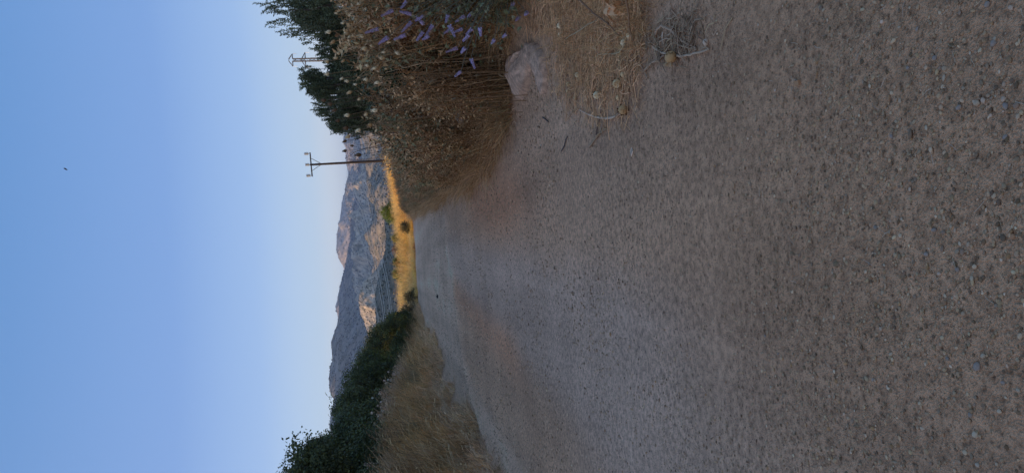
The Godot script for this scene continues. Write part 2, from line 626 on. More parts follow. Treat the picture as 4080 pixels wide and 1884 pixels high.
func hills() -> void:
	M.bush_mesh = blob(3, 1, 0.6).mesh()
	# far blue hill with a rounded top, and the range that carries on to the right behind the trees
	ridge("far", [[90, 346, 4600], [150, 344, 4600], [190, 346, 4500], [204, 343.5, 4450], [215, 337.5, 4400], [225, 335.5, 4400], [236, 336, 4400], [254, 339.6, 4300], [268, 341, 4300], [285, 345, 4300], [300, 347.8, 4200], [309, 346, 4200], [317, 345, 4200], [328, 346, 4200], [341, 347, 4200], [400, 352, 4200], [472, 348, 4200], [600, 352, 4200]], Vector3(150, 0, 1000), -20, {"amp": 60, "wave": 500, "step": 1.5, "scrub": 2500, "bush": 5.0, "seed": 1})
	# the small hill behind the crest of the left mountain
	ridge("peak", [[132, 346, 3600], [148, 338, 3600], [157, 336.8, 3600], [166, 334.6, 3600], [174, 337, 3600], [190, 346, 3600]], Vector3(60, 0, 600), -20, {"amp": 20, "wave": 300, "step": 1.5, "scrub": 500, "bush": 4.0, "seed": 2})
	# rocky hills that stand in the sun in front of the far range
	ridge("rocky", [[244, 356, 3300], [256, 352, 3300], [266, 346.5, 3250], [275, 344.8, 3200], [285, 345.2, 3200], [292, 347, 3200], [300, 351, 3200], [308, 354, 3200], [318, 350, 3150], [330, 348, 3100], [345, 348.5, 3100], [400, 346, 3100], [520, 350, 3100]], Vector3(-200, 0, 700), -20, {"amp": 50, "wave": 260, "step": 1.2, "scrub": 4000, "bush": 3.6, "seed": 3})
	# the long mountain on the left, its shade also put into the rock colour
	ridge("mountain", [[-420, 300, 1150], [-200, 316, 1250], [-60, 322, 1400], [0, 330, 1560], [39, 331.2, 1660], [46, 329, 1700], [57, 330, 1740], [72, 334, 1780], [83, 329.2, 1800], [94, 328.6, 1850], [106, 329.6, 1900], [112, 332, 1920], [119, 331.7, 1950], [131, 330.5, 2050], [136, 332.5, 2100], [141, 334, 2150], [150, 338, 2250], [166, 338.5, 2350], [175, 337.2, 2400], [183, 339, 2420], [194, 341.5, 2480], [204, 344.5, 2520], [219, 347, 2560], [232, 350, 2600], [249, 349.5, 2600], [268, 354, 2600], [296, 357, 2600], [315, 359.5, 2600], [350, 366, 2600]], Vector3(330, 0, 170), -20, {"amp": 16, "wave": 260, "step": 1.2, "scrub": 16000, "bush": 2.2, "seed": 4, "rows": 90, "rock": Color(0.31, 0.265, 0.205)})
	# middle slopes right of the valley, spur behind spur
	ridge("slope", [[176, 372, 1900], [190, 364, 1900], [200, 358.5, 1900], [215, 357, 1900], [233, 357, 1900], [246, 357.5, 1900], [262, 361, 1900], [280, 364, 1900], [300, 361, 1900], [312, 362, 1900], [330, 360, 1900], [345, 357, 1900], [370, 352, 1900], [400, 350, 1900], [472, 345, 1900], [560, 345, 1900]], Vector3(-190, 0, 260), -20, {"amp": 50, "wave": 150, "rock": Color(0.60, 0.49, 0.36), "step": 1.2, "scrub": 4500, "bush": 1.7, "seed": 5, "rows": 80})
	ridge("slope", [[180, 388, 1300], [195, 379, 1300], [206, 374, 1300], [217, 372.5, 1300], [236, 374, 1300], [250, 372, 1300], [266, 377, 1300], [280, 372, 1300], [300, 368, 1300], [312, 369, 1300], [330, 370, 1300], [350, 365, 1300], [472, 355, 1300], [560, 352, 1300]], Vector3(150, 0, 300), -18, {"amp": 24, "wave": 130, "step": 1.2, "scrub": 8000, "bush": 1.3, "rock": Color(0.36, 0.30, 0.22), "seed": 6, "rows": 70})  # darker rock colour stands in for part of its shade
	# the sunlit spur that comes down from the left, rock lightened for the sun
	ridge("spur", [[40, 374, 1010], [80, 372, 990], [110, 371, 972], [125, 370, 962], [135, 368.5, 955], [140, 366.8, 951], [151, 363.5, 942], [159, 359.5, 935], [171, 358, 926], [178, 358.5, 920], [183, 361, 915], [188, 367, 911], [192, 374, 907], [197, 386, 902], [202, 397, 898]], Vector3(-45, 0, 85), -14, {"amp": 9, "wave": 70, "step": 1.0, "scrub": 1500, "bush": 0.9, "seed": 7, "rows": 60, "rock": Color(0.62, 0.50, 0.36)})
	# dark lower slope in front of it, shade put into its rock colour
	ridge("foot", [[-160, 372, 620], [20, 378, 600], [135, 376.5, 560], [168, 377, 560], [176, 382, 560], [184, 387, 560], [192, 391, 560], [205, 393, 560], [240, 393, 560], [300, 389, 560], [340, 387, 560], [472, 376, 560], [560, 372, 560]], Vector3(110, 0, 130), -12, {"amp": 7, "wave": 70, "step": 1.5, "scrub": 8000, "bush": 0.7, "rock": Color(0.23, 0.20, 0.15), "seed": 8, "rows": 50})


func proj(p: Vector3) -> Vector2:
	var q := p - Vector3(0, EYE, 0)
	var w := q.dot(fwd)
	return Vector2(236 + FOCAL * q.dot(rgt) / w, 512 - FOCAL * q.dot(upw) / w)

# ---------------------------------------------------------------- plants
func tuft(seed_: int, blades: int, h: float, spread: float, lean: float, wide: float, seeds := false) -> Mesh:
	var r := RandomNumberGenerator.new()
	r.seed = seed_
	var b := Build.new()
	for k in blades:
		var a := r.randf() * TAU
		var at := Vector3(cos(a), 0, sin(a)) * spread * sqrt(r.randf())
		var way := Vector3(cos(a + r.randf_range(-1, 1)), 0, sin(a + r.randf_range(-1, 1)))
		var hh := h * r.randf_range(0.5, 1.0)
		var ln := lean * r.randf_range(0.1, 1.0) * hh
		var side := way.cross(Vector3.UP).rotated(Vector3.UP, r.randf_range(-1.2, 1.2)) * wide * 0.5
		var p1 := at + Vector3.UP * hh * 0.55 + way * ln * 0.3
		var p2 := at + Vector3.UP * hh * (1.0 - 0.25 * lean) + way * ln
		var c := r.randf_range(0.75, 1.15)
		var col := Color(c, c, c)
		b.quad(at - side, at + side, p1 + side * 0.8, p1 - side * 0.8, col)
		if seeds and k % 2 == 0:
			b.quad(p1 - side * 0.6, p1 + side * 0.6, p2 + side * 0.5, p2 - side * 0.5, col)
			var tip := p2 + way * hh * 0.12 + Vector3.UP * hh * 0.03
			var w2 := side.normalized() * wide * 1.6
			b.quad(p2, p2 + w2 + (tip - p2) * 0.4, tip, p2 - w2 + (tip - p2) * 0.4, Color(c * 1.15, c * 1.1, c))
		else:
			b.tri(p1 - side * 0.8, p1 + side * 0.8, p2, col)
	return b.mesh()

func weed(seed_: int, h: float, branches: int, puffy: float) -> Mesh:      # a dead, branching roadside weed
	var r := RandomNumberGenerator.new()
	r.seed = seed_
	var b := Build.new()
	for s in 2:
		var a0 := r.randf() * TAU
		var top := Vector3(cos(a0) * 0.16 * h, h * r.randf_range(0.75, 1.0), sin(a0) * 0.16 * h)
		var root := Vector3(r.randf_range(-0.06, 0.06), 0, r.randf_range(-0.06, 0.06))
		var mid := root.lerp(top, 0.5) + Vector3(r.randf_range(-0.05, 0.05), 0, r.randf_range(-0.05, 0.05))
		b.tube([root, mid, top], 0.005, 0.0025, 3, Color(0.9, 0.85, 0.8), null, false)
		for k in branches:
			var f := r.randf_range(0.25, 0.98)
			var from := root.lerp(mid, f * 2) if f < 0.5 else mid.lerp(top, f * 2 - 1)
			var a := r.randf() * TAU
			var l := h * r.randf_range(0.10, 0.26)
			var to := from + Vector3(cos(a) * l * 0.7, l * r.randf_range(0.3, 1.0), sin(a) * l * 0.7)
			b.tube([from, from.lerp(to, 0.5) + Vector3.UP * -0.01, to], 0.0028, 0.0014, 3, Color(0.9, 0.85, 0.8), null, false)
			for e in 4:
				var q := from.lerp(to, r.randf_range(0.2, 1.0))
				var w := Vector3(r.randf_range(-1, 1), r.randf_range(-1, 1), r.randf_range(-1, 1)).normalized()
				var x := w.cross(Vector3(r.randf(), 1, r.randf())).normalized() * r.randf_range(0.006, 0.015)
				var c := r.randf_range(0.7, 1.25)
				b.quad(q, q + w * 0.016 + x, q + w * r.randf_range(0.025, 0.055), q + w * 0.016 - x, Color(c, c * 0.97, c * 0.93))
			if puffy > 0 and r.randf() < puffy:
				for e in 7:
					var w := Vector3(r.randf_range(-1, 1), r.randf_range(-0.6, 1), r.randf_range(-1, 1)).normalized()
					var x := w.cross(Vector3.UP).normalized() * 0.005
					b.quad(to, to + w * 0.012 + x, to + w * 0.024, to + w * 0.012 - x, Color(1.7, 1.65, 1.6))
	return b.mesh()

func seed_ball(seed_: int) -> Mesh:
	var r := RandomNumberGenerator.new()
	r.seed = seed_
	var b := Build.new()
	for k in 46:
		var w := Vector3(r.randfn(), r.randfn(), r.randfn()).normalized()
		var x := w.cross(Vector3(0.2, 1, 0.4)).normalized() * 0.2
		b.quad(w * 0.25, w * 0.8 + x, w, w * 0.8 - x)
	b.tube([Vector3(0, -0.2, 0), Vector3(0.5, -9, 0), Vector3(0.2, -22, 0.4)], 0.06, 0.09, 3, Color(0.5, 0.42, 0.33), null, false)
	return b.mesh()

func place(p: Vector3, s: float, tall := 1.0, tilt := 0.12) -> Transform3D:
	var bs := Basis(Vector3.UP, rng.randf() * TAU).rotated(Vector3(rng.randf_range(-1, 1), 0, rng.randf_range(-1, 1)).normalized(), rng.randf_range(0, tilt))
	return Transform3D(bs.scaled_local(Vector3(s, s * tall, s)), p)

func scatter(called: String, label: String, category: String, meshes: Array, m: Material, sets: Array, cols: Array) -> void:
	for k in meshes.size():
		if sets[k].size(): tag(many(called, meshes[k], m, sets[k], cols[k]), label, category, label)

func empty_sets(n: int) -> Array:
	var a: Array = []
	for k in n: a.append([])
	return a

func empty_cols(n: int) -> Array:
	var a: Array = []
	for k in n: a.append(PackedColorArray())
	return a

func verges() -> void:
	var tufts: Array = []
	for k in 4: tufts.append(tuft(100 + k, 24, 1.0, 0.16, 0.6, 0.014, k % 2 == 0))
	var fine: Array = []
	for k in 3: fine.append(tuft(200 + k, 20, 1.0, 0.24, 1.0, 0.013))
	var weeds: Array = []
	for k in 5: weeds.append(weed(300 + k, 1.0, 15, 0.0))
	var grey: Array = []
	for k in 3: grey.append(weed(400 + k, 1.0, 13, 0.6))
	# --- left bank
	var g := empty_sets(4)
	var gc := empty_cols(4)
	var w := empty_sets(3)
	var wc := empty_cols(3)
	var balls: Array = []
	var bc := PackedColorArray()
	for k in 11000:
		var d := 8.0 + 52.0 * pow(rng.randf(), 1.35)
		var x := road_left(d) - 5.6 * pow(rng.randf(), 1.2) + 0.05
		var off := road_left(d) - x
		if off < 0.25 and rng.randf() < 0.45: continue
		var pt := n_mid.get_noise_2d(x * 40, d * 40)
		var h := lerpf(0.22, 0.75, sm(0.0, 1.3, off)) * rng.randf_range(0.7, 1.25) * (1.0 + 0.4 * pt)
		var gold := Color(0.78, 0.49, 0.225)
		var dull := Color(0.50, 0.365, 0.245)
		var c := gold.lerp(dull, clampf(sm(0.5, 2.4, off) + 0.7 * pt, 0, 1))
		if off < 0.35: c = Color(0.80, 0.54, 0.30)
		if n_big.get_noise_2d(x * 60 + 500, d * 60) > 0.32 and off > 0.6: c = c.lerp(Color(0.21, 0.20, 0.12), 0.7)
		var i := rng.randi() % 4
		g[i].append(place(Vector3(x, land(x, -d) - 0.01, -d), 0.8 + h * 0.5, h / (0.8 + h * 0.5), 0.35))
		gc[i].append(jit(c, 0.38))
	for k in 4200:
		var d := 9.0 + 46.0 * pow(rng.randf(), 1.25)
		var x := road_left(d) - 0.9 - 4.6 * pow(rng.randf(), 0.8)
		var off := road_left(d) - x
		var i := rng.randi() % 3
		var h := lerpf(0.5, 0.98, sm(0.6, 1.8, off)) * rng.randf_range(0.7, 1.15)
		w[i].append(place(Vector3(x, land(x, -d), -d), h, 1.0, 0.15))
		wc[i].append(jit(Color(0.80, 0.62, 0.48).lerp(Color(0.62, 0.38, 0.19), rng.randf()), 0.25))
		if rng.randf() < 0.30 and off > 1.2:
			balls.append(place(Vector3(x, land(x, -d) + h * rng.randf_range(1.0, 1.3), -d), rng.randf_range(0.036, 0.060), 1.0, 0.2))
			bc.append(jit(Color(0.98, 0.86, 0.74), 0.1))
	scatter("dry_grass", "dry golden-brown grass on the left bank of the track", "grass", tufts, M.grass, g, gc)
	scatter("dry_weeds", "grey-brown dead weeds at the top of the left bank", "weeds", grey, M.straw, w, wc)
	tag(many("seed_heads", seed_ball(5), M.straw, balls, bc), "pale fluffy seed balls over the weeds of the left bank", "seed heads")
	# --- right bank
	g = empty_sets(3)
	gc = empty_cols(3)
	w = empty_sets(5)
	wc = empty_cols(5)
	for k in 6500:
		var d := 7.6 + 34.0 * pow(rng.randf(), 1.5)
		var x := road_right(d) + 0.02 + 3.4 * pow(rng.randf(), 1.6)
		if d < 8.6 and x < 2.0: continue
		var i := rng.randi() % 3
		var h := rng.randf_range(0.2, 0.55) * (0.6 + 0.4 * sm(0, 0.4, x - road_right(d)))
		g[i].append(place(Vector3(x, land(x, -d) - 0.01, -d), 0.75, h / 0.75, 1.0))
		gc[i].append(jit(Color(0.88, 0.52, 0.24).lerp(Color(0.55, 0.33, 0.16), rng.randf()), 0.3))
	for k in 8200:
		var d := (7.35 if k % 16 == 0 else 8.0) + (0.9 if k % 16 == 0 else 32.0) * pow(rng.randf(), 1.35)
		var x := road_right(d) + 0.08 + 5.0 * pow(rng.randf(), 1.35)
		if d < 9.0 and x < (1.35 if d > 8.25 else 1.95): continue
		var off := x - road_right(d)
		var i := rng.randi() % 5
		var clump := n_mid.get_noise_2d(x * 110, d * 70)
		if d < 16 and off > 0.5 and clump < rng.randf_range(-0.25, 0.05): continue
		var h := (1.0 + 0.35 * clump) * lerpf(lerpf(1.42, 1.50, sm(0.4, 1.5, off)), 0.70, sm(9.5, 25, d)) * lerpf(0.5, 1.0, sm(0.0, 0.4, off)) * rng.randf_range(0.62, 1.02)
		w[i].append(place(Vector3(x, land(x, -d), -d), h, 1.0, 0.16))
		wc[i].append(jit(Color(0.47, 0.255, 0.115).lerp(Color(0.72, 0.47, 0.23), pow(rng.randf(), 2.0)), 0.35))
		if clump > 0.0 and rng.randf() < 0.3: wc[i][wc[i].size() - 1] = jit(Color(0.27, 0.255, 0.13), 0.3)
	scatter("dry_grass", "low tan grass along the right edge of the track", "grass", fine, M.grass, g, gc)
	scatter("dry_weeds", "tall brown tangle of dead weeds on the right bank", "weeds", weeds, M.straw, w, wc)
	var sb := Build.new()
	sb.tube([Vector3.ZERO, Vector3(0.03, 0.35, 0.01), Vector3(0.02, 0.7, 0.05), Vector3(0.09, 1.0, 0.06)], 0.0045, 0.0025, 4, Color.WHITE, null, false)
	sb.tube([Vector3(0.025, 0.5, 0.03), Vector3(-0.07, 0.68, 0.0), Vector3(-0.10, 0.8, 0.02)], 0.003, 0.002, 4, Color.WHITE, null, false)
	sb.tube([Vector3(0.03, 0.72, 0.05), Vector3(0.12, 0.82, 0.1), Vector3(0.13, 0.93, 0.16)], 0.003, 0.002, 4, Color.WHITE, null, false)
	var sx: Array = []
	var sc := PackedColorArray()
	for k in 420:
		var d := 8.1 + 12.0 * pow(rng.randf(), 1.5)
		var x := road_right(d) + 0.15 + 2.6 * pow(rng.randf(), 1.2)
		if d < 9.0 and x < 1.4: continue
		sx.append(place(Vector3(x, land(x, -d), -d), rng.randf_range(0.7, 1.45) * lerpf(0.65, 1.0, sm(0.1, 0.9, x - road_right(d))), 1.0, 0.55))
		sc.append(jit(Color(0.86, 0.60, 0.34).lerp(Color(0.34, 0.19, 0.09), rng.randf()), 0.25))
	tag(many("dry_stems", sb.mesh(), M.straw, sx, sc), "bare branching stems leaning in the right-hand weeds", "stems")
	# --- the field beyond the rise, out in the sun
	g = empty_sets(4)
	gc = empty_cols(4)
	for k in 13000:
		var d := 38.8 + 44.0 * pow(rng.randf(), 1.3)
		var x := rng.randf_range(-12, 16)
		if x > road_left(d) and x < 0.9 and d < 39.6: continue
		if absf(d - 48.3) < 0.8 and x > -4.0 and x < -0.2: continue
		var tall := sm(44, 49, d) if x < 1.5 else sm(40, 44, d)
		var pt := n_mid.get_noise_2d(x * 60, d * 30)
		var h := lerpf(0.28, 1.14, tall) * rng.randf_range(0.7, 1.15) * (1 + 0.5 * pt)
		var c := Color(1.0, 0.65, 0.15).lerp(Color(0.98, 0.72, 0.30), clampf(0.5 + pt * 1.5, 0, 1))  # orange of the low sun is put into the grass colour
		if n_big.get_noise_2d(x * 90 + 77, d * 60) > 0.35: c = Color(0.62, 0.30, 0.13)
		var i := rng.randi() % 4
		g[i].append(place(Vector3(x, land(x, -d) - 0.01, -d), 0.9 + h * 0.4, h / (0.9 + h * 0.4), 0.3))
		gc[i].append(jit(c, 0.15))
	scatter("golden_grass", "golden sunlit grass beyond the rise of the track", "grass", tufts, M.gold, g, gc)

# a crown: leaf clusters through several uneven lobes, in a Node3D with a trunk and limbs
func cluster(seed_: int, leaves: int, l: float, w: float, sprig := 0.0) -> Mesh:
	var r := RandomNumberGenerator.new()
	r.seed = seed_
	var b := Build.new()
	for k in leaves:
		var at := Vector3(r.randfn(), r.randfn(), r.randfn()) * l * 0.9
		var dir := Vector3(r.randfn(), r.randfn() * 0.7 + 0.3, r.randfn()).normalized()
		if sprig > 0:
			at = Vector3(r.randf_range(-0.01, 0.01), sprig * k / leaves, r.randf_range(-0.01, 0.01))
			dir = Vector3(cos(k * 2.4), r.randf_range(0.5, 1.3), sin(k * 2.4)).normalized()
		var x := dir.cross(Vector3(r.randfn(), r.randfn(), r.randfn())).normalized() * w * 0.5
		var c := r.randf_range(0.7, 1.3)
		b.quad(at, at + dir * l * 0.45 + x, at + dir * l, at + dir * l * 0.45 - x, Color(c, c, c * 0.95))
	if sprig > 0: b.tube([Vector3(0, -sprig * 0.4, 0), Vector3(0, sprig, 0)], 0.004, 0.002, 3, Color(0.8, 0.7, 0.6), null, false)
	return b.mesh()

func tree(called: String, label: String, category: String, base: Vector3, h: float, r: float, leaf: Mesh, m: Material, tint: Color, tint2: Color, count: int, low := 0.12, lobes := 9, group := "", up_bias := 0.5, shape := 1.0, shoots := 0) -> Node3D:
	var o := thing(called, label, category, base, group)
	var lob: Array = []
	for k in lobes:
		var a := TAU * k / lobes + rng.randf_range(-0.5, 0.5)
		var f := rng.randf()
		var out := r * (0.62 if k % 3 else 0.25) * rng.randf_range(0.6, 1.1) * (1.0 - 0.45 * f * shape)
		var rr := r * rng.randf_range(0.34, 0.56)
		lob.append([Vector3(cos(a) * out, clampf(lerpf(h * low + rr * 0.5, h - rr * 0.9, f), rr * 0.3, h), sin(a) * out), rr])
	lob.append([Vector3(rng.randf_range(-0.15, 0.15) * r, h - r * 0.40, 0), r * 0.42])
	var b := Build.new()
	b.tube([Vector3.ZERO, Vector3(0.03 * r, h * 0.25, 0), Vector3(0, h * 0.55, 0.04 * r), Vector3(0, h * 0.8, 0)], 0.045 * h, 0.012 * h, 7, Color(0.13, 0.10, 0.075))
	put("trunk", b.mesh(), M.bark, o)
	b = Build.new()
	for l in lob:
		var p: Vector3 = l[0]
		var from := Vector3(0, clampf(p.y * 0.45, 0.1 * h, 0.6 * h), 0)
		b.tube([from, from.lerp(p, 0.5) + Vector3(0, -0.08 * r, 0), p, p + Vector3(0, l[1] * 0.6, 0)], 0.016 * h, 0.004 * h, 5, Color(0.13, 0.10, 0.075), null, false)
	put("limbs", b.mesh(), M.bark, o)
	var xf: Array = []
	var cs := PackedColorArray()
	for k in count:
		var l: Array = lob[rng.randi() % lob.size()]
		var dir := Vector3(rng.randfn(), rng.randfn(), rng.randfn()).normalized()
		var p: Vector3 = l[0] + dir * l[1] * pow(rng.randf(), 0.3) * (1.0 + 0.18 * rng.randfn() * 0.5)
		if p.y < 0.03: continue
		var bs := Basis(Vector3.UP, rng.randf() * TAU).rotated(Vector3(rng.randfn(), 0, rng.randfn()).normalized(), rng.randf_range(0, 1.2) * (1.0 - up_bias))
		var s := rng.randf_range(0.7, 1.25)
		xf.append(Transform3D(bs.scaled(Vector3.ONE * s), p))
		cs.append(jit(tint.lerp(tint2, pow(rng.randf(), 2.0)), 0.25))
	for k in shoots:
		var l: Array = lob[rng.randi() % lob.size()]
		var out := Vector3(rng.randfn() * 0.5, rng.randf_range(0.5, 1.2), rng.randfn() * 0.5).normalized()
		for e in 5:
			var p: Vector3 = l[0] + out * l[1] * (0.9 + 0.14 * e)
			xf.append(Transform3D(Basis(Quaternion(Vector3.UP, (out + Vector3(rng.randfn(), 0.6, rng.randfn()) * 0.25).normalized())).scaled(Vector3.ONE * (1.0 - 0.08 * e)), p))
			cs.append(jit(tint.lerp(tint2, rng.randf()), 0.2))
	many("crown", leaf, m, xf, cs, o)
	return o

func trees() -> void:
	var round_leaf := cluster(11, 14, 0.075, 0.042)
	var small_leaf := cluster(12, 16, 0.055, 0.030)
	var sprig := cluster(13, 13, 0.052, 0.027, 0.17)
	var dark := Color(0.075, 0.092, 0.038)
	var mid := Color(0.085, 0.105, 0.040)
	var g := "shrubby trees along the left bank"
	var rows := [
		# u, v of the top, distance, radius, tint mix, label
		[-16, 284, 18.0, 1.5, 0.0, "tallest dark green tree at the lower left edge, only part of it in the frame"],
		[6, 295, 20.0, 1.15, 0.1, "dark bushy tree with a ragged top, beside the tallest tree on the left bank"],
		[26, 309, 22.5, 1.15, 0.0, "dark round tree with leafy twigs standing out against the sky, left bank"],
		[44, 331, 26.0, 1.25, 0.15, "dense dark tree just below the notch where a sunlit rocky hill shows"],
		[63, 332, 28.5, 1.2, 0.2, "dark tree with one leafy shoot rising above the mountain ridge"],
		[87, 340, 31.5, 1.45, 0.1, "broad dark tree in the middle of the row on the left bank"],
		[106, 352, 33.0, 1.2, 0.55, "tree with lighter green sprays at its top, in the left row"],
		[122, 363, 34.5, 1.1, 0.15, "small dark tree between the lighter tree and the round-topped one"],
		[137, 369, 36.0, 1.05, 0.4, "round-topped tree with a yellowish green patch, near the far end of the left row"],
		[149, 385, 37.5, 0.65, 0.1, "low dark shrub at the far end of the left row of trees"],
	]
	for t in rows:
		var p := away(t[0], t[1], t[2])
		var y := land(p.x, p.z)
		tree("bushy_tree", t[5], "tree", Vector3(p.x, y - 0.05, p.z), p.y - y, t[3], round_leaf if t[4] < 0.3 else small_leaf, M.dark_leaf, dark, dark.lerp(Color(0.27, 0.30, 0.075), 0.35 + t[4]), 2600 if t[2] < 30 else 1900, 0.02, 10, g, 0.3, 0.8)
	# low bushes at the end of the road
	for t in [[162, 399, 39.5, 0.6, "dark bush with a bare branch, left of the golden grass"], [176, 404, 40.5, 0.5, "low dark bush in the shade at the left end of the golden grass"], [245, 400, 41.5, 0.55, "dark shaded bush at the right end of the road where it drops away"]]:
		var p := away(t[0], t[1], t[2])
		var y := land(p.x, p.z)
		tree("low_bush", t[4], "bush", Vector3(p.x, y - 0.03, p.z), maxf(p.y - y, 0.4), t[3], small_leaf, M.dark_leaf, Color(0.09, 0.09, 0.045), Color(0.24, 0.19, 0.08), 190, 0.0, 7)
	for t in [[258, 379.5, 60.0, 1.25, Color(0.13, 0.20, 0.03), Color(0.24, 0.30, 0.04), "round bright green tree standing in the golden grass"], [199, 391, 52.0, 0.75, Color(0.25, 0.27, 0.06), Color(0.40, 0.36, 0.10), "yellow-green shrub in the sunlit grass, left of the reddish one"], [210, 393, 52.5, 0.6, Color(0.28, 0.28, 0.07), Color(0.42, 0.36, 0.10), "smaller yellow-green shrub close to the reddish shrub"], [222, 391.5, 53.0, 0.6, Color(0.34, 0.17, 0.10), Color(0.42, 0.25, 0.12), "reddish dry shrub among the golden grass"], [235, 391, 54.0, 0.45, Color(0.30, 0.29, 0.08), Color(0.45, 0.38, 0.12), "pale olive shrub below the far power pole"]]:
		var p := away(t[0], t[1], t[2])
		var y := land(p.x, p.z)
		tree("sunlit_shrub" if t[3] < 0.9 else "green_tree", t[6], "shrub" if t[3] < 0.9 else "tree", Vector3(p.x, y - 0.05, p.z), p.y - y, t[3], small_leaf, M.leaf, t[4], t[5], 600 if t[3] < 0.9 else 1900, 0.0, 8)
	# feathery trees behind the weeds on the right
	var grey_green := Color(0.12, 0.135, 0.062)
	for t in [[480, 272, 15.5, 1.5, "feathery dark tree at the right edge, cut by the frame"], [454, 293, 16.5, 0.8, "feathery tree right of the lattice tower, with a bent twig on top"], [421, 319, 18.0, 0.8, "feathery tree standing directly in front of the lattice tower"], [394, 303, 19.0, 0.66, "slender feathery tree just left of the lattice tower"], [379, 317, 20.0, 0.75, "low feathery tree with brown seed heads before it"], [360, 318, 21.0, 0.72, "pointed feathery tree, second from the left in the right-hand row"], [347, 333, 22.0, 0.5, "smallest feathery tree, nearest to the utility pole"]]:
		var p := away(t[0], t[1], t[2])
		var y := land(p.x, p.z)
		tree("feathery_tree", t[4], "tree", Vector3(p.x, y - 0.05, p.z), p.y - y, t[3], sprig, M.dark_leaf, grey_green, Color(0.21, 0.22, 0.11), 1900, 0.0, 12, "feathery trees behind the right-hand weeds", 0.75, 0.7, 26)
	for t in [[463, 352, 10.5, 0.75, "dark green bush behind the violet flowers, at the right edge"], [436, 358, 11.5, 0.6, "dark green bush among the weeds below the lattice tower"], [405, 362, 11.0, 0.55, "dark green bush among the weeds, above the flat rock"], [402, 388, 8.9, 0.28, "small dark green plant low among the brown weeds above the rock"], [372, 366, 12.5, 0.55, "dark green bush showing through the weeds below the pointed tree"]]:
		var q := away(t[0], t[1], t[2])
		var gy := land(q.x, q.z)
		tree("weedy_bush", t[4], "bush", Vector3(q.x, gy - 0.03, q.z), q.y - gy, t[3], small_leaf, M.dark_leaf, Color(0.085, 0.10, 0.045), Color(0.15, 0.165, 0.08), 900, 0.0, 8)
	# a leafy shoot that sticks up over the ridge on the left
	var p := away(76, 328, 29.0)
	var y := land(p.x, p.z)
	var o := thing("leafy_shoot", "single leafy shoot with pale leaves rising over the mountain ridge", "shoot", Vector3(p.x, y, p.z))
	var b := Build.new()
	var h := p.y - y
	b.tube([Vector3.ZERO, Vector3(-0.15, h * 0.6, 0), Vector3(0, h, 0)], 0.03, 0.008, 6, Color(0.2, 0.16, 0.11))
	put("stem", b.mesh(), M.bark, o)
	for k in 22:
		var f := 0.62 + 0.38 * k / 21.0
		var at := Vector3(-0.15 * sin(f * PI), h * f, 0)
		var a := k * 2.4
		var w := Vector3(cos(a), rng.randf_range(0.1, 0.9), sin(a)).normalized() * rng.randf_range(0.20, 0.32)
		var x := w.cross(Vector3(0.1, 1, 0.2)).normalized() * 0.05
		b = Build.new()
		b.quad(at, at + w * 0.5 + x, at + w + Vector3.DOWN * 0.05, at + w * 0.5 - x, jit(Color(0.22, 0.23, 0.12), 0.3))
		put("leaf", b.mesh(), M.leaf, o)

# ---------------------------------------------------------------- poles, towers, wires
func strut(b: Build, p: Vector3, q: Vector3, r: float, c: Color) -> void:
	b.tube([p, q], r, r, 4, c)

func insulator(parent: Node, at: Vector3, axis: Vector3, l: float, r: float, m: Material) -> void:
	var b := Build.new()
	var prof: Array = [[0, r * 0.2]]
	for k in 4:
		var z := l * (0.12 + 0.22 * k)
		prof.append_array([[z, r * 0.3], [z + l * 0.03, r], [z + l * 0.09, r * 0.85], [z + l * 0.16, r * 0.35]])
	prof.append([l, r * 0.15])
	b.lathe(at, axis, prof, 10)
	put("insulator", b.mesh(), m, parent)

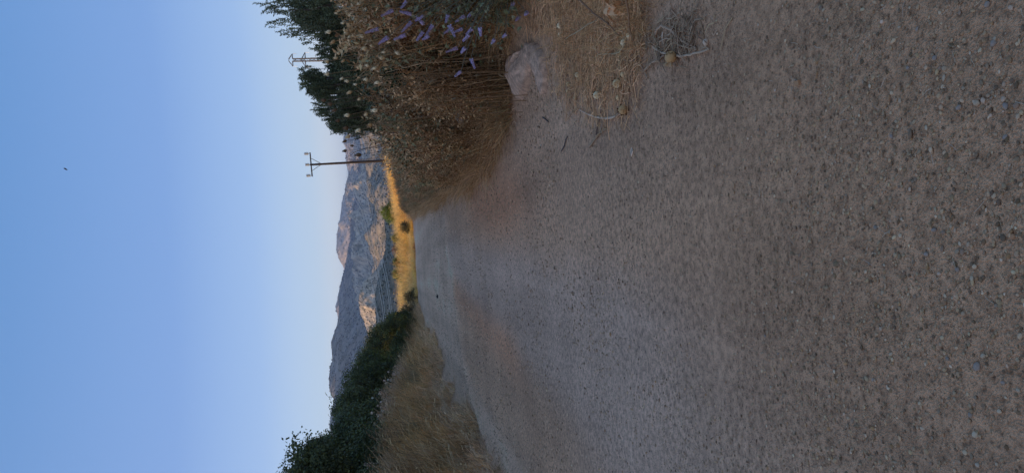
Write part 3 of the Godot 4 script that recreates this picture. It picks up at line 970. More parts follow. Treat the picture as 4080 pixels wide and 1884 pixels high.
func pylons() -> void:
	var wood := Color(0.045, 0.038, 0.034)
	var iron := Color(0.035, 0.033, 0.035)
	var glass := flat(Color(0.42, 0.44, 0.46), 0.25)
	# the utility pole by the track
	var top := away(307.6, 310, 80)
	var foot := away(311.6, 385, 80)
	foot += (foot - top).normalized() * 1.5
	var o := thing("utility_pole", "tall wooden utility pole with a crossarm and three insulators", "utility pole", foot)
	var up := (top - foot).normalized()
	var l := foot.distance_to(top)
	var b := Build.new()
	b.tube([Vector3.ZERO, up * l * 0.5, up * l], 0.15, 0.10, 12, wood)
	put("pole", b.mesh(), M.bark, o)
	var side := (rgt - up * rgt.dot(up)).normalized()
	side = (side + up * 0.02).normalized()
	var arm_at := up * (l - 0.15)
	b = Build.new()
	b.box(arm_at + fwd * -0.16, Vector3(2.42, 0.12, 0.10), Basis(side, up, side.cross(up)), iron)
	put("crossarm", b.mesh(), M.steel, o)
	b = Build.new()
	b.tube([up * (l - 1.02), up * (l - 0.90)], 0.155, 0.155, 12, iron)
	put("collar", b.mesh(), M.steel, o)
	for s in [-1, 1]:
		b = Build.new()
		strut(b, arm_at + side * 0.62 * s - up * 0.05 + fwd * -0.16, up * (l - 0.95) + side * 0.15 * s + fwd * -0.12, 0.028, iron)
		put("brace", b.mesh(), M.steel, o)
	for s in [-1.1, 0.0, 1.1]:
		b = Build.new()
		b.tube([arm_at + side * s + fwd * -0.16, arm_at + side * s + up * 0.2 + fwd * -0.16], 0.02, 0.02, 6, iron)
		put("insulator_pin", b.mesh(), M.steel, o)
		insulator(o, arm_at + side * s + up * 0.13 + fwd * -0.16, up, 0.46, 0.185, glass)
	# lattice towers
	var spots := [[412, 288.5, 320.0, "steel lattice tower with two pairs of arms above the right-hand trees", 1.0], [311.5, 347.5, 640.0, "far lattice tower hidden for the most part behind the utility pole", 1.0]]
	for t in spots:
		var tp := away(t[0], t[1], t[2])
		var gy := -10.0
		lattice(Vector3(tp.x, gy, tp.z), tp.y - gy, t[3])
	# the far wooden frame with two posts
	var fp := away(238, 388.6, 600)
	o = thing("power_pole", "far power pole of two pale posts with a crossbar, beyond the golden grass", "power pole", Vector3(fp.x, -12, fp.z))
	var hh := fp.y + 12
	for s in [-1.9, 1.9]:
		b = Build.new()
		b.tube([Vector3(s, 0, 0), Vector3(s * 0.95, hh, 0)], 0.28, 0.22, 7, Color(0.45, 0.40, 0.33))
		put("post", b.mesh(), M.bark, o)
	b = Build.new()
	b.box(Vector3(0, hh - 2.2, 0.3), Vector3(8.5, 0.4, 0.3), Basis.IDENTITY, Color(0.45, 0.40, 0.33))
	put("crossbar", b.mesh(), M.bark, o)
	for s in [-3.9, 0.0, 3.9]: insulator(o, Vector3(s, hh - 2.0, 0.3), Vector3.UP, 1.3, 0.35, glass)
	# the wires: five spans that come down from the tower behind the pole and pass in front of the valley
	var spans := [
		["lowest of the sagging wires, crossing the valley above the golden grass", [[304.5, 356.5, 640], [276, 369, 600], [234, 377.5, 540], [196, 387, 490], [150, 393, 450], [60, 400, 400]]],
		["wire running close beside the lowest one, a little above it", [[305.5, 354.5, 641], [276, 366.8, 601], [234, 375.3, 541], [196, 385, 491], [150, 391.4, 451], [60, 399, 401]]],
		["lower wire of the middle pair across the shaded slope", [[307, 351.5, 642], [279, 355.3, 602], [261, 364.6, 570], [240, 369.6, 542], [192, 380, 492], [150, 386, 452], [60, 395, 402]]],
		["upper wire of the middle pair across the shaded slope", [[308, 350, 643], [279, 353.4, 603], [261, 361.8, 571], [240, 367.2, 543], [192, 377.6, 493], [150, 384.3, 453], [60, 394, 403]]],
		["topmost wire, passing just under the crest of the mountain", [[310, 347.6, 644], [276, 347.2, 604], [256, 353.6, 572], [229, 362.6, 544], [208, 368.2, 510], [148, 379, 455], [60, 390, 405]]],
	]
	for s in spans:
		var cv := Curve3D.new()
		var pts: Array = s[1]
		for k in pts.size():
			var q := away(pts[k][0], pts[k][1], pts[k][2])
			var a := away(pts[maxi(k - 1, 0)][0], pts[maxi(k - 1, 0)][1], pts[maxi(k - 1, 0)][2])
			var e := away(pts[mini(k + 1, pts.size() - 1)][0], pts[mini(k + 1, pts.size() - 1)][1], pts[mini(k + 1, pts.size() - 1)][2])
			cv.add_point(q, (a - e) / 6, (e - a) / 6)
		var line: Array = []
		for k in 41: line.append(cv.sample_baked(cv.get_baked_length() * k / 40.0))
		b = Build.new()
		b.tube(line, 0.11, 0.11, 5, Color(0.70, 0.64, 0.54))
		tag(put("power_line", b.mesh(), M.steel), s[0], "wire", "wires across the valley")

func lattice(base: Vector3, h: float, label: String) -> void:
	var o := thing("lattice_tower", label, "pylon", base, "lattice towers")
	var c := Color(0.09, 0.08, 0.075)
	var wb := 2.6
	var wt := 0.48
	for sx in [-1, 1]:
		for sz in [-1, 1]:
			var b := Build.new()
			b.tube([Vector3(sx * wb, 0, sz * wb), Vector3(sx * 0.62, h * 0.6, sz * 0.62), Vector3(sx * wt, h - 1.6, sz * wt)], 0.20, 0.15, 5, c)
			put("leg", b.mesh(), M.steel, o)
	var b := Build.new()
	var y := 0.5
	var s := 1.0
	while y < h - 2.2:
		var step := clampf(2.6 * (1.2 - y / h) + 0.9, 1.1, 4.0)
		var y2 := minf(y + step, h - 1.6)
		var hw := func(q: float) -> float: return lerpf(wb, 0.62, q / (h * 0.6)) if q < h * 0.6 else lerpf(0.62, wt, (q - h * 0.6) / (h * 0.4 - 1.6))
		var w1: float = hw.call(y)
		var w2: float = hw.call(y2)
		for f in 4:
			var rot := Basis(Vector3.UP, f * PI / 2)
			strut(b, rot * Vector3(-w1 * s, y, w1), rot * Vector3(w2 * s, y2, w2), 0.10, c)
			strut(b, rot * Vector3(-w2, y2, w2), rot * Vector3(w2, y2, w2), 0.045, c)
		y = y2
		s = -s
	put("bracing", b.mesh(), M.steel, o)
	for a in [[h - 1.6, 2.5], [h - 6.6, 2.95]]:
		b = Build.new()
		for sx in [-1, 1]:
			for sz in [-1, 1]:
				strut(b, Vector3(sx * wt, a[0], sz * wt), Vector3(sx * a[1], a[0], 0), 0.17, c)
				strut(b, Vector3(sx * wt, a[0] + 1.45, sz * wt), Vector3(sx * a[1], a[0], 0), 0.14, c)
			strut(b, Vector3(sx * 1.3, a[0], 0.25), Vector3(sx * 1.3, a[0] + 0.75, 0.25), 0.05, c)
		for sz in [-1, 1]: strut(b, Vector3(-wt, a[0] + 1.45, sz * wt), Vector3(wt, a[0] + 1.45, sz * wt), 0.085, c)
		put("crossarm", b.mesh(), M.steel, o)
		for sx in [-1, 1]: insulator(o, Vector3(sx * a[1], a[0] - 1.75, 0), Vector3.UP, 1.7, 0.13, M.steel)

# ---------------------------------------------------------------- stones on the track
func road_stones() -> void:
	var shapes: Array = []
	for k in 5: shapes.append(blob(50 + k, 1 if k < 3 else 0, 0.28, Vector3(1, 0.5, 0.85)).mesh())
	var xs := empty_sets(5)
	var cs := empty_cols(5)
	var tints := [Color(0.20, 0.145, 0.105), Color(0.38, 0.275, 0.195), Color(0.52, 0.39, 0.29), Color(0.30, 0.25, 0.215), Color(0.60, 0.50, 0.41), Color(0.40, 0.255, 0.16)]
	for k in 120000:
		var d := 1.3 + 1.1 * (exp(rng.randf() * 3.4) - 1.0)
		var half := 0.36 * d + 0.4
		var x := rng.randf_range(-half, half)
		if x < road_left(d) + 0.05 or x > road_right(d) + 0.3: continue
		var mask := 1.4 * n_mid.get_noise_2d(x * 70, d * 55) + 0.8 * n_big.get_noise_2d(x * 50 + 40, d * 40)
		if mask + rng.randf_range(-0.6, 0.6) < 0.0 or (d > 7 and rng.randf() < 0.3): continue
		var least := maxf(0.0018, 0.00045 * d)
		var s := least * (0.8 + 3.4 * pow(rng.randf(), 3.5))
		if rng.randf() < 0.012: s *= 1.6
		s = minf(s, 0.013)
		var i := rng.randi() % 5
		var bs := Basis(Vector3.UP, rng.randf() * TAU).rotated(Vector3.RIGHT, rng.randf_range(-0.5, 0.5)).scaled_local(Vector3(s * rng.randf_range(0.8, 1.3), s, s * rng.randf_range(0.8, 1.2)))
		xs[i].append(Transform3D(bs, Vector3(x, land(x, -d) + 0.004 + s * 0.2, -d)))
		var pick := rng.randf()
		var tone: Color = tints[0] if pick < 0.26 else tints[1] if pick < 0.5 else tints[2] if pick < 0.68 else tints[3] if pick < 0.84 else tints[4] if pick < 0.92 else tints[5]
		if pick > 0.14 and pick < 0.86: tone = tone.lerp(Color(0.46, 0.34, 0.25), 0.45)
		cs[i].append(jit(tone * Color(1.04, 0.88, 0.65), 0.25))
	for k in 26000:
		var d := 5.0 + 20.0 * pow(rng.randf(), 1.15)
		var half := 0.33 * d + 0.4
		var x := rng.randf_range(-half, half)
		if x < road_left(d) + 0.05 or x > road_right(d) + 0.1: continue
		if beyond(x, d) > 0 and rng.randf() < 0.6: continue
		if n_mid.get_noise_2d(x * 60, d * 30) + rng.randf_range(-0.6, 0.6) < -0.1: continue
		var s := d * rng.randf_range(0.00045, 0.00085)
		var i := rng.randi() % 5
		xs[i].append(Transform3D(Basis(Vector3.UP, rng.randf() * TAU).scaled_local(Vector3(s * rng.randf_range(0.8, 1.4), s, s)), Vector3(x, land(x, -d) + 0.004 + s * 0.1, -d)))
		var pick := rng.randf()
		cs[i].append(jit(Color(0.27, 0.18, 0.115) if pick < 0.5 else Color(0.80, 0.56, 0.36) if pick < 0.72 else Color(0.50, 0.34, 0.22), 0.25))
	scatter("gravel", "loose gravel strewn over the dirt track", "gravel", shapes, M.stone, xs, cs)
	# the pebbles one can pick out
	var big := blob(71, 2, 0.16, Vector3(1, 0.7, 0.82)).mesh()
	var kinds := {
		"pale": [Color(0.56, 0.39, 0.245), "pale loose", "pale pebbles in the gravel"],
		"blue": [Color(0.33, 0.245, 0.175), "smooth blue-grey", "blue-grey pebbles in the gravel"],
		"brown": [Color(0.30, 0.185, 0.11), "brown half-sunk", "brown pebbles in the gravel"]}
	var picked: Array = [["blue", 3885, 1461, 15], ["pale", 3966, 1641, 12], ["blue", 3851, 1654, 11], ["pale", 3868, 1733, 13], ["blue", 3983, 1526, 10], ["pale", 3512, 1309, 10], ["blue", 3050, 1338, 9], ["pale", 3048, 1246, 9], ["blue", 3475, 1513, 11], ["pale", 3908, 1418, 11], ["blue", 3768, 1430, 9], ["pale", 4043, 1556, 10], ["pale", 3874, 1855, 9], ["pale", 3949, 1852, 9], ["brown", 3690, 1849, 10], ["pale", 3170, 1620, 9], ["pale", 3653, 1608, 8], ["blue", 3098, 1410, 9],
		["pale", 3604, 108, 10], ["blue", 3674, 115, 9], ["brown", 3289, 32, 11], ["blue", 3946, 16, 10], ["pale", 4040, 30, 10], ["blue", 3971, 171, 11], ["pale", 3104, 359, 9], ["pale", 3091, 82, 9], ["pale", 3037, 99, 8], ["pale", 3906, 409, 12], ["pale", 3931, 399, 10], ["blue", 3834, 427, 11], ["blue", 4018, 421, 12], ["pale", 4010, 394, 11], ["brown", 4062, 419, 12], ["pale", 4067, 463, 12], ["blue", 4013, 545, 12], ["blue", 3569, 543, 10], ["brown", 3762, 270, 10], ["blue", 3743, 230, 10], ["blue", 3636, 270, 9], ["brown", 3639, 520, 9],
		["blue", 3500, 905, 12], ["pale", 3745, 1090, 10], ["blue", 3818, 1074, 11], ["blue", 3696, 1012, 11], ["brown", 3765, 925, 11], ["pale", 3886, 1062, 11], ["blue", 3728, 915, 11], ["pale", 3531, 1056, 8], ["brown", 3840, 1003, 11], ["pale", 3874, 1109, 10], ["pale", 3595, 938, 9], ["pale", 3460, 1082, 9]]
	picked.sort_custom(func(a, b): return a[1] > b[1])
	for t in picked:
		var uv := Vector2(472 - t[2] * 0.25053, t[1] * 0.25098)
		var p := spot(uv.x, uv.y)
		var s: float = t[3] * 0.00068 * rng.randf_range(0.85, 1.15)
		var kd: Array = kinds[t[0]]
		var o := put("pebble", big, tint_mat(jit(kd[0], 0.15)))
		o.transform = Transform3D(Basis(Vector3.UP, rng.randf() * TAU).rotated(Vector3.BACK, rng.randf_range(-0.3, 0.3)).scaled_local(Vector3(1, rng.randf_range(0.8, 1.1), rng.randf_range(0.8, 1.15)) * s), Vector3(p.x, land(p.x, p.z) + 0.004 + s * 0.35, p.z))
		var where := "near the right-hand lower corner" if uv.x > 395 else "left of the right-hand lower corner" if uv.x > 300 else "in the middle of the lower edge" if uv.x > 170 else "left of the middle of the lower edge" if uv.x > 85 else "near the left-hand lower corner"
		tag(o, told_apart("%s pebble %s" % [kd[1], where], ""), "pebble", kd[2])
	# a dark stone further up the track, and a grey one in the weeds
	var st := put("stone", blob(83, 2, 0.25, Vector3(1, 0.8, 0.7)).mesh(), tint_mat(Color(0.035, 0.032, 0.032)))
	var q := spot(176, 438.5)
	st.transform = Transform3D(Basis().scaled(Vector3.ONE * 0.05), Vector3(q.x, land(q.x, q.z) + 0.03, q.z))
	tag(st, "single dark stone in the middle of the track before it drops away", "stone")
	st = put("stone", blob(85, 2, 0.22, Vector3(1, 0.8, 0.7)).mesh(), M.rock)
	q = away(355.5, 461, 9.3)
	st.transform = Transform3D(Basis(Vector3.BACK, 0.4).scaled(Vector3.ONE * 0.085), q)
	st.position.y = maxf(land(q.x, q.z) + 0.04, q.y)
	tag(st, "grey stone caught low in the brown weeds on the right", "stone")

var told := {}
const COUNT := ["", "second ", "third ", "fourth ", "fifth ", "sixth ", "seventh ", "eighth ", "ninth "]
func told_apart(label: String, how: String) -> String:      # a label of its own: the second, third ... of those that look alike
	told[label] = told.get(label, -1) + 1
	return label if told[label] == 0 else "%s%s%s" % [COUNT[told[label]], label, ", " + how if how else ""]

var tints_made := {}
func tint_mat(c: Color) -> StandardMaterial3D:
	var key := "%d_%d_%d" % [int(c.r * 25), int(c.g * 25), int(c.b * 25)]
	if not tints_made.has(key):
		tints_made[key] = flat(c, 0.75)
	return tints_made[key]

# ---------------------------------------------------------------- the near right corner
func z5(x: float, y: float) -> Vector2: return Vector2(472 - y * 0.10527, (1900 + x / 2.38) * 0.25098)

func on_ground(x: float, y: float, lift := 0.006) -> Vector3:
	var uv := z5(x, y)
	var p := spot(uv.x, uv.y)
	p.y = land(p.x, p.z)
	p = spot(uv.x, uv.y, p.y)
	p.y = land(p.x, p.z) + lift
	return p

func stalk(called: String, label: String, category: String, pts: Array, r0: float, r1: float, c: Color, lift := 0.012, group := "") -> MeshInstance3D:
	var cv := Curve3D.new()
	for k in pts.size():
		var q := on_ground(pts[k][0], pts[k][1], lift + (pts[k][2] if pts[k].size() > 2 else 0.0))
		var a := on_ground(pts[maxi(k - 1, 0)][0], pts[maxi(k - 1, 0)][1], lift)
		var e := on_ground(pts[mini(k + 1, pts.size() - 1)][0], pts[mini(k + 1, pts.size() - 1)][1], lift)
		cv.add_point(q, (a - e) / 6, (e - a) / 6)
	var line: Array = []
	var n := maxi(8, pts.size() * 5)
	for k in n + 1:
		var p := cv.sample_baked(cv.get_baked_length() * k / n)
		line.append(p + Vector3(rng.randf_range(-1, 1), rng.randf_range(-0.5, 0.5), rng.randf_range(-1, 1)) * r0 * 0.25)
	var b := Build.new()
	b.tube(line, r0 * 0.72, r1 * 0.72, 7, c, c * 0.85)
	var o := put(called, b.mesh(), M.straw)
	tag(o, label, category, group)
	return o

func thistle_head(seed_: int, fluffy: float) -> Mesh:
	var r := RandomNumberGenerator.new()
	r.seed = seed_
	var b := Build.new()
	b.lathe(Vector3.ZERO, Vector3.UP, [[0, 0.15], [0.15, 0.55], [0.5, 0.84], [0.95, 0.88], [1.4, 0.72], [1.75, 0.42], [1.9, 0.0]], 9, Color(1, 0.93, 0.80))
	for k in 30:       # brown bracts round the base
		var a := k * 2.4
		var y := 0.05 + 0.75 * k / 30.0
		var rad := 0.30 + 0.6 * sin(PI * 0.5 * clampf(y / 0.8, 0, 1))
		var d := Vector3(cos(a), 0, sin(a))
		var p := d * rad * 0.92 + Vector3.UP * y
		var x := d.cross(Vector3.UP) * 0.17
		var c := r.randf_range(0.35, 0.75)
		b.quad(p - x, p + d * 0.14 + Vector3.UP * 0.15 - x * 0.3, p + d * r.randf_range(0.15, 0.5) + Vector3.UP * r.randf_range(0.0, 0.4), p + x, Color(c, c * 0.68, c * 0.42))
	for k in int(40 * fluffy):       # pale down at the mouth
		var a := r.randf() * TAU
		var d := Vector3(cos(a), 0, sin(a))
		var p := Vector3.UP * 1.6 + d * 0.4 * r.randf()
		var w := (Vector3.UP + d * r.randf_range(0.2, 1.1)).normalized() * r.randf_range(0.6, 1.0)
		var x := w.cross(Vector3(r.randf(), 0.2, r.randf())).normalized() * 0.10
		b.quad(p - x, p + w * 0.6 - x, p + w, p + w * 0.6 + x, Color(1.25, 1.22, 1.1))
	return b.mesh()

func foreground() -> void:
	var heads: Array = []
	for k in 4: heads.append(thistle_head(600 + k, 0.9 if k % 2 else 0.4))
	var cream := [M.straw]
	var head_mats: Array = []
	for c in [Color(0.78, 0.56, 0.32), Color(0.92, 0.75, 0.50), Color(0.58, 0.36, 0.18), Color(0.20, 0.12, 0.07)]:
		var m := mat(0.8, 0.2)
		m.albedo_color = (c as Color).linear_to_srgb()
		head_mats.append(m)
	# standing thistles with a pale head, among the weeds
	var z1 := [[880, 80], [1100, 30], [945, 15], [800, 25], [690, 20], [785, 150], [680, 100], [655, 290], [640, 215], [580, 125], [510, 300], [700, 345], [825, 340], [550, 390], [670, 450], [850, 455], [915, 435], [600, 505], [575, 545], [490, 580], [645, 570], [825, 520], [1030, 490], [1020, 545], [790, 640], [945, 640], [1050, 650], [490, 700], [630, 740], [680, 770], [860, 750], [970, 780], [1305, 735], [705, 870], [795, 935], [860, 1080], [950, 1045], [685, 1090], [1165, 505], [870, 620], [740, 265], [760, 800], [1010, 870], [690, 1290], [790, 1230], [900, 1180]]
	z1.sort_custom(func(a, b): return a[0] < b[0])
	for k in z1.size():
		var x: float = z1[k][0]
		var y: float = z1[k][1]
		var u := 472 - y * 0.10527
		var v := (1100 + x / 2.38) * 0.25098
		var p := away(u, v, 7.5 + 0.7 * rng.randf() + (0.0 if x > 800 else 0.5))
		var which: int = [0, 1, 1, 2, 0, 1][k % 6]
		var column := "by the right edge" if u > 458 else "above the violet flowers" if u > 436 else "below the lattice tower" if u > 408 else "below the slender tree" if u > 388 else "below the pointed tree" if u > 352 else "beside the smallest tree"
		var look: String = ["straw-coloured", "cream-white", "tan"][which]
		var height := "seen against the dark trees" if x < 690 else "at the top of the brown weeds" if x < 880 else "deep in the brown weeds"
		thistle(p, heads[k % 4], head_mats[which], rng.randf_range(0.015, 0.027) * (1.3 if x > 850 and y < 200 else 1.0), told_apart("%s thistle head %s, %s" % [look, column, height], ""), "dry thistles with pale heads", Color(0.30, 0.175, 0.085))
	# dark ones that stand against the sky and the hills
	for t in [[344.5, 347.0, 9.4, 0.030, "dark brown thistle cluster at the left end of the feathery trees"], [331.5, 345.6, 10.2, 0.026, "dark thistle head against the sky left of the smallest tree"], [321.5, 345.5, 10.6, 0.026, "dark round thistle on a bare stalk, just touching the skyline"], [317.5, 359.5, 9.6, 0.036, "large dark round thistle right beside the utility pole, on a leaning stalk"], [326.5, 352.8, 10.4, 0.020, "small dark thistle bud before the far range"], [352.0, 338.5, 9.3, 0.027, "brown thistle head before the pointed feathery tree"], [372.0, 324.5, 9.0, 0.029, "brown thistle head highest of those before the low feathery tree"], [368.5, 331.0, 9.1, 0.027, "brown thistle head just below the highest one"], [362.5, 335.5, 9.2, 0.027, "brown thistle head lowest of the three before the low feathery tree"]]:
		thistle(away(t[0], t[1], t[2]), heads[2], head_mats[3], t[3], t[4], "", Color(0.16, 0.10, 0.065))
	var ps := away(313.5, 345.0, 9.9)
	var bs := Build.new()
	bs.tube([ps, away(321, 356, 9.9), Vector3(ps.x + 0.5, land(ps.x, ps.z), ps.z - 0.1)], 0.002, 0.005, 5, Color(0.20, 0.14, 0.10))
	tag(put("bare_stalk", bs.mesh(), M.straw), "bare headless stalk leaning left against the skyline beside the utility pole", "stalk")
	flowers()
	rock()
	litter(heads, head_mats)
	birds()

func thistle(p: Vector3, head: Mesh, m: Material, s: float, label: String, group: String, c: Color) -> void:
	var lean := Vector3(rng.randf_range(-0.12, 0.12), 0, rng.randf_range(-0.1, 0.1))
	var foot := Vector3(p.x + 0.12 + lean.x, 0, p.z + lean.z)
	foot.y = land(foot.x, foot.z)
	var o := thing("dry_thistle", label, "thistle", foot, group)
	var tip := p - foot
	var b := Build.new()
	var mid := tip * 0.5 + Vector3(0.05, 0.03, 0.02)
	var pts: Array = []
	for k in 7:
		var f := k / 6.0
		pts.append(Vector3.ZERO.lerp(mid, f).lerp(mid.lerp(tip, f), f))
	b.tube(pts, 0.0042, 0.0022, 5, c)
	put("stem", b.mesh(), M.straw, o)
	b = Build.new()
	for k in 9:
		var q: Vector3 = pts[1 + k % 5]
		var a := rng.randf() * TAU
		var w := Vector3(cos(a), rng.randf_range(-0.6, 0.4), sin(a)).normalized() * rng.randf_range(0.05, 0.12)
		var x := w.cross(Vector3.UP).normalized() * 0.010
		b.quad(q, q + w * 0.5 + x, q + w + Vector3.DOWN * 0.02, q + w * 0.5 - x, c * 1.1)
	put("dry_leaves", b.mesh(), M.straw, o)
	var h := put("seed_head", head, m, o)
	var up := ((pts[6] - pts[5]) as Vector3).normalized()
	up = (up + Vector3(rng.randf_range(-0.5, 0.5), 0, rng.randf_range(-0.5, 0.5))).normalized()
	h.transform = Transform3D(Basis(Quaternion(Vector3.UP, up)).scaled_local(Vector3(s * rng.randf_range(0.75, 1.0), s * rng.randf_range(1.0, 1.25), s * 0.85)), tip - up * s * 0.6)

func flowers() -> void:
	var root := Vector3(2.25, 0, -6.9)
	root.y = land(root.x, root.z)
	var o := thing("flowering_bush", "green bush with spikes of violet flowers beside the flat rock", "bush", root)
	var spikes := [[[1110, 95], [1010, 145]], [[1240, 10], [1190, 70]], [[1285, 135], [1185, 110]], [[970, 272], [860, 306]], [[1062, 352], [982, 408]], [[1228, 330], [1130, 370]], [[1285, 205], [1200, 292]], [[1400, 150], [1330, 190]], [[1400, 230], [1340, 165]], [[1395, 300], [1340, 375]], [[1485, 235], [1425, 330]], [[1450, 340], [1395, 370]], [[1630, 140], [1612, 205]], [[1790, 150], [1712, 200]], [[1860, 120], [1820, 160]], [[1680, 260], [1600, 310]], [[1640, 235], [1690, 335]], [[1770, 270], [1700, 300]], [[1830, 330], [1780, 380]], [[1860, 270], [1810, 320]], [[1932, 262], [1940, 330]], [[1722, 452], [1625, 488]], [[1790, 455], [1760, 495]], [[1848, 555], [1880, 635]], [[1755, 675], [1702, 718]], [[2070, 375], [2048, 405]], [[2180, 325], [2150, 350]], [[2310, 155], [2275, 190]], [[2255, 20], [2225, 75]], [[2380, 115], [2360, 140]]]
	var wood := Color(0.22, 0.19, 0.13)
	for k in spikes.size():
		var d := 6.35 + 0.6 * rng.randf()
		var pp: Array = []
		for e in spikes[k]: pp.append(away(472 - e[1] * 0.10527, (1100 + e[0] / 2.38) * 0.25098, d + (0.06 if pp.size() else 0.0)) - root)
		var a: Vector3 = pp[0]
		var b2: Vector3 = pp[1] + (pp[1] - pp[0]) * 0.18
		var b := Build.new()
		var mid := Vector3(a.x * 0.45, maxf(a.y * 0.75, 0.12), a.z * 0.5)
		var line: Array = []
		for j in 9:
			var f := j / 8.0
			line.append(Vector3(0, 0.02, 0).lerp(mid, f).lerp(mid.lerp(a, f), f))
		b.tube(line, 0.006, 0.0025, 5, wood)
		put("stem", b.mesh(), M.straw, o)
		# the spike: whorls of small flowers round an axis
		b = Build.new()
		var l := a.distance_to(b2)
		b.tube([a, b2], 0.0025, 0.0012, 4, Color(0.30, 0.30, 0.24))
		var rings := int(clampf(l / 0.011, 5, 16))
		for j in rings:
			var f := (j + 0.3) / rings
			var rr := lerpf(0.0165, 0.009, f) * rng.randf_range(0.85, 1.15)
			var c := a.lerp(b2, f)
			var ax := (b2 - a).normalized()
			var side := ax.cross(Vector3(0.3, 0.5, 0.8)).normalized()
			for q in 8:
				var w := side.rotated(ax, TAU * q / 8 + j * 0.5)
				var x := w.cross(ax).normalized() * rr * 0.42
				var t := rng.randf_range(0.75, 1.25)
				var col := Color(0.66 * t, 0.50 * t, 0.70 * t) if rng.randf() < 0.85 else Color(0.42, 0.40, 0.42)
				b.quad(c + w * rr * 0.3, c + w * rr * 0.8 + x, c + w * rr * 1.15 + ax * rr * 0.3, c + w * rr * 0.8 - x, col)
		put("flower_spike", b.mesh(), M.petal, o)
	# hand-shaped leaves
	var lf := Build.new()
	for k in 5:
		var a := deg_to_rad(-70 + 35 * k)
		var w := Vector3(sin(a), 0.12, cos(a)).normalized()
		var l := 0.075 - 0.018 * absf(k - 2)
		var x := w.cross(Vector3.UP).normalized() * 0.008
		lf.quad(Vector3.ZERO, w * l * 0.45 + x, w * l + Vector3.DOWN * 0.012, w * l * 0.45 - x)
	var xf: Array = []
	var cs := PackedColorArray()
	for k in 1500:
		var a := rng.randf() * TAU
		var p := Vector3(-0.02 + rng.randfn() * 0.27, 0.05 + absf(rng.randfn()) * 0.45, rng.randfn() * 0.34)
		if p.y > 1.25 or p.x < -0.75: continue
		xf.append(place(p, rng.randf_range(0.45, 0.9), 1.0, 1.2))
		cs.append(jit(Color(0.20, 0.20, 0.085).lerp(Color(0.33, 0.31, 0.16), rng.randf()), 0.2))
	many("foliage", lf.mesh(), M.leaf, xf, cs, o)
	# thin dry undergrowth at its feet, by the rock
	var tf := tuft(700, 30, 1.0, 0.3, 0.9, 0.008)
	xf = []
	cs = PackedColorArray()
	for k in 420:
		var x := rng.randf_range(1.25, 3.2)
		var z := rng.randf_range(-9.2, -6.2)
		var im := proj(Vector3(x, land(x, z), z))
		if (im.y > 515 and im.x < 440) or (x < 2.05 and z > -8.35): continue
		xf.append(place(Vector3(x, land(x, z), z), 0.7, rng.randf_range(0.25, 0.75), 0.7))
		cs.append(jit(Color(0.62, 0.38, 0.18).lerp(Color(0.30, 0.23, 0.11), rng.randf()), 0.3))
	tag(many("dry_undergrowth", tf, M.grass, xf, cs), "dry undergrowth round the foot of the flowering bush", "undergrowth")

func inside(p: Vector2, poly: PackedVector2Array) -> float:      # distance to the outline, positive inside
	var best := 1e9
	for k in poly.size():
		best = minf(best, Geometry2D.get_closest_point_to_segment(p, poly[k], poly[(k + 1) % poly.size()]).distance_to(p))
	return best if Geometry2D.is_point_in_polygon(p, poly) else -best

func rock() -> void:
	var outline := PackedVector2Array([Vector2(325, 560), Vector2(345, 510), Vector2(425, 465), Vector2(470, 395), Vector2(520, 385), Vector2(585, 430), Vector2(640, 530), Vector2(668, 690), Vector2(662, 870), Vector2(640, 915), Vector2(612, 850), Vector2(596, 740), Vector2(560, 655), Vector2(512, 610), Vector2(500, 700), Vector2(498, 820), Vector2(470, 900), Vector2(440, 950), Vector2(405, 915), Vector2(385, 820), Vector2(340, 770), Vector2(320, 660)])
	# the same outline laid on the ground, where the stone lies
	var foot := PackedVector2Array()
	for q in outline:
		var g := on_ground(q.x, q.y, 0.0)
		foot.append(Vector2(g.x, g.z))
	var mid := Vector2.ZERO
	for q in foot: mid += q / foot.size()
	var at := Vector3(mid.x, land(mid.x, mid.y), mid.y)
	var crack_a := on_ground(430, 470, 0.0)
	var crack_b := on_ground(395, 620, 0.0)
	var crack_c := on_ground(408, 830, 0.0)
	var b := Build.new()
	var nx := 84
	var nz := 120
	for j in nz:
		for i in nx:
			var x := mid.x - 0.62 + 1.24 * i / (nx - 1)
			var z := mid.y + 1.15 - 2.3 * j / (nz - 1)
			var p := Vector2(x, z)
			var e := inside(p, foot) + 0.022 * n_mid.get_noise_2d(x * 500, z * 500)
			var k1 := Geometry2D.get_closest_point_to_segment(p, Vector2(crack_a.x, crack_a.z), Vector2(crack_b.x, crack_b.z)).distance_to(p)
			var k2 := Geometry2D.get_closest_point_to_segment(p, Vector2(crack_b.x, crack_b.z), Vector2(crack_c.x, crack_c.z)).distance_to(p)
			var crack := minf(k1, k2)
			var y := -0.08 + 0.13 * sm(-0.03, 0.025, e) + 0.025 * sm(0.03, 0.22, e) + 0.025 * n_mid.get_noise_2d(x * 170, z * 110) * sm(-0.05, 0.05, e)
			y += 0.05 * sm(mid.y + 0.15, mid.y - 0.35, z) * sm(-0.02, 0.10, e)
			y -= 0.075 * exp(-pow(crack / 0.02, 2)) * sm(-0.02, 0.04, e)
			y += 0.016 * n_fine.get_noise_2d(x * 700, z * 500)
			b.v.append(Vector3(x, land(x, z) + y, z) - at)
			b.n.append(Vector3.UP)
			var t := 1.0 + 0.25 * n_mid.get_noise_2d(x * 300 + 9, z * 300)
			b.c.append(Color(0.92 * t, 0.61 * t, 0.43 * t))
	b.sheet(nx, nz)
	var o := put("flat_rock", b.mesh(), M.rock)
	o.position = at
	tag(o, "flat grey rock with a crack and a notch filled with dirt", "rock")

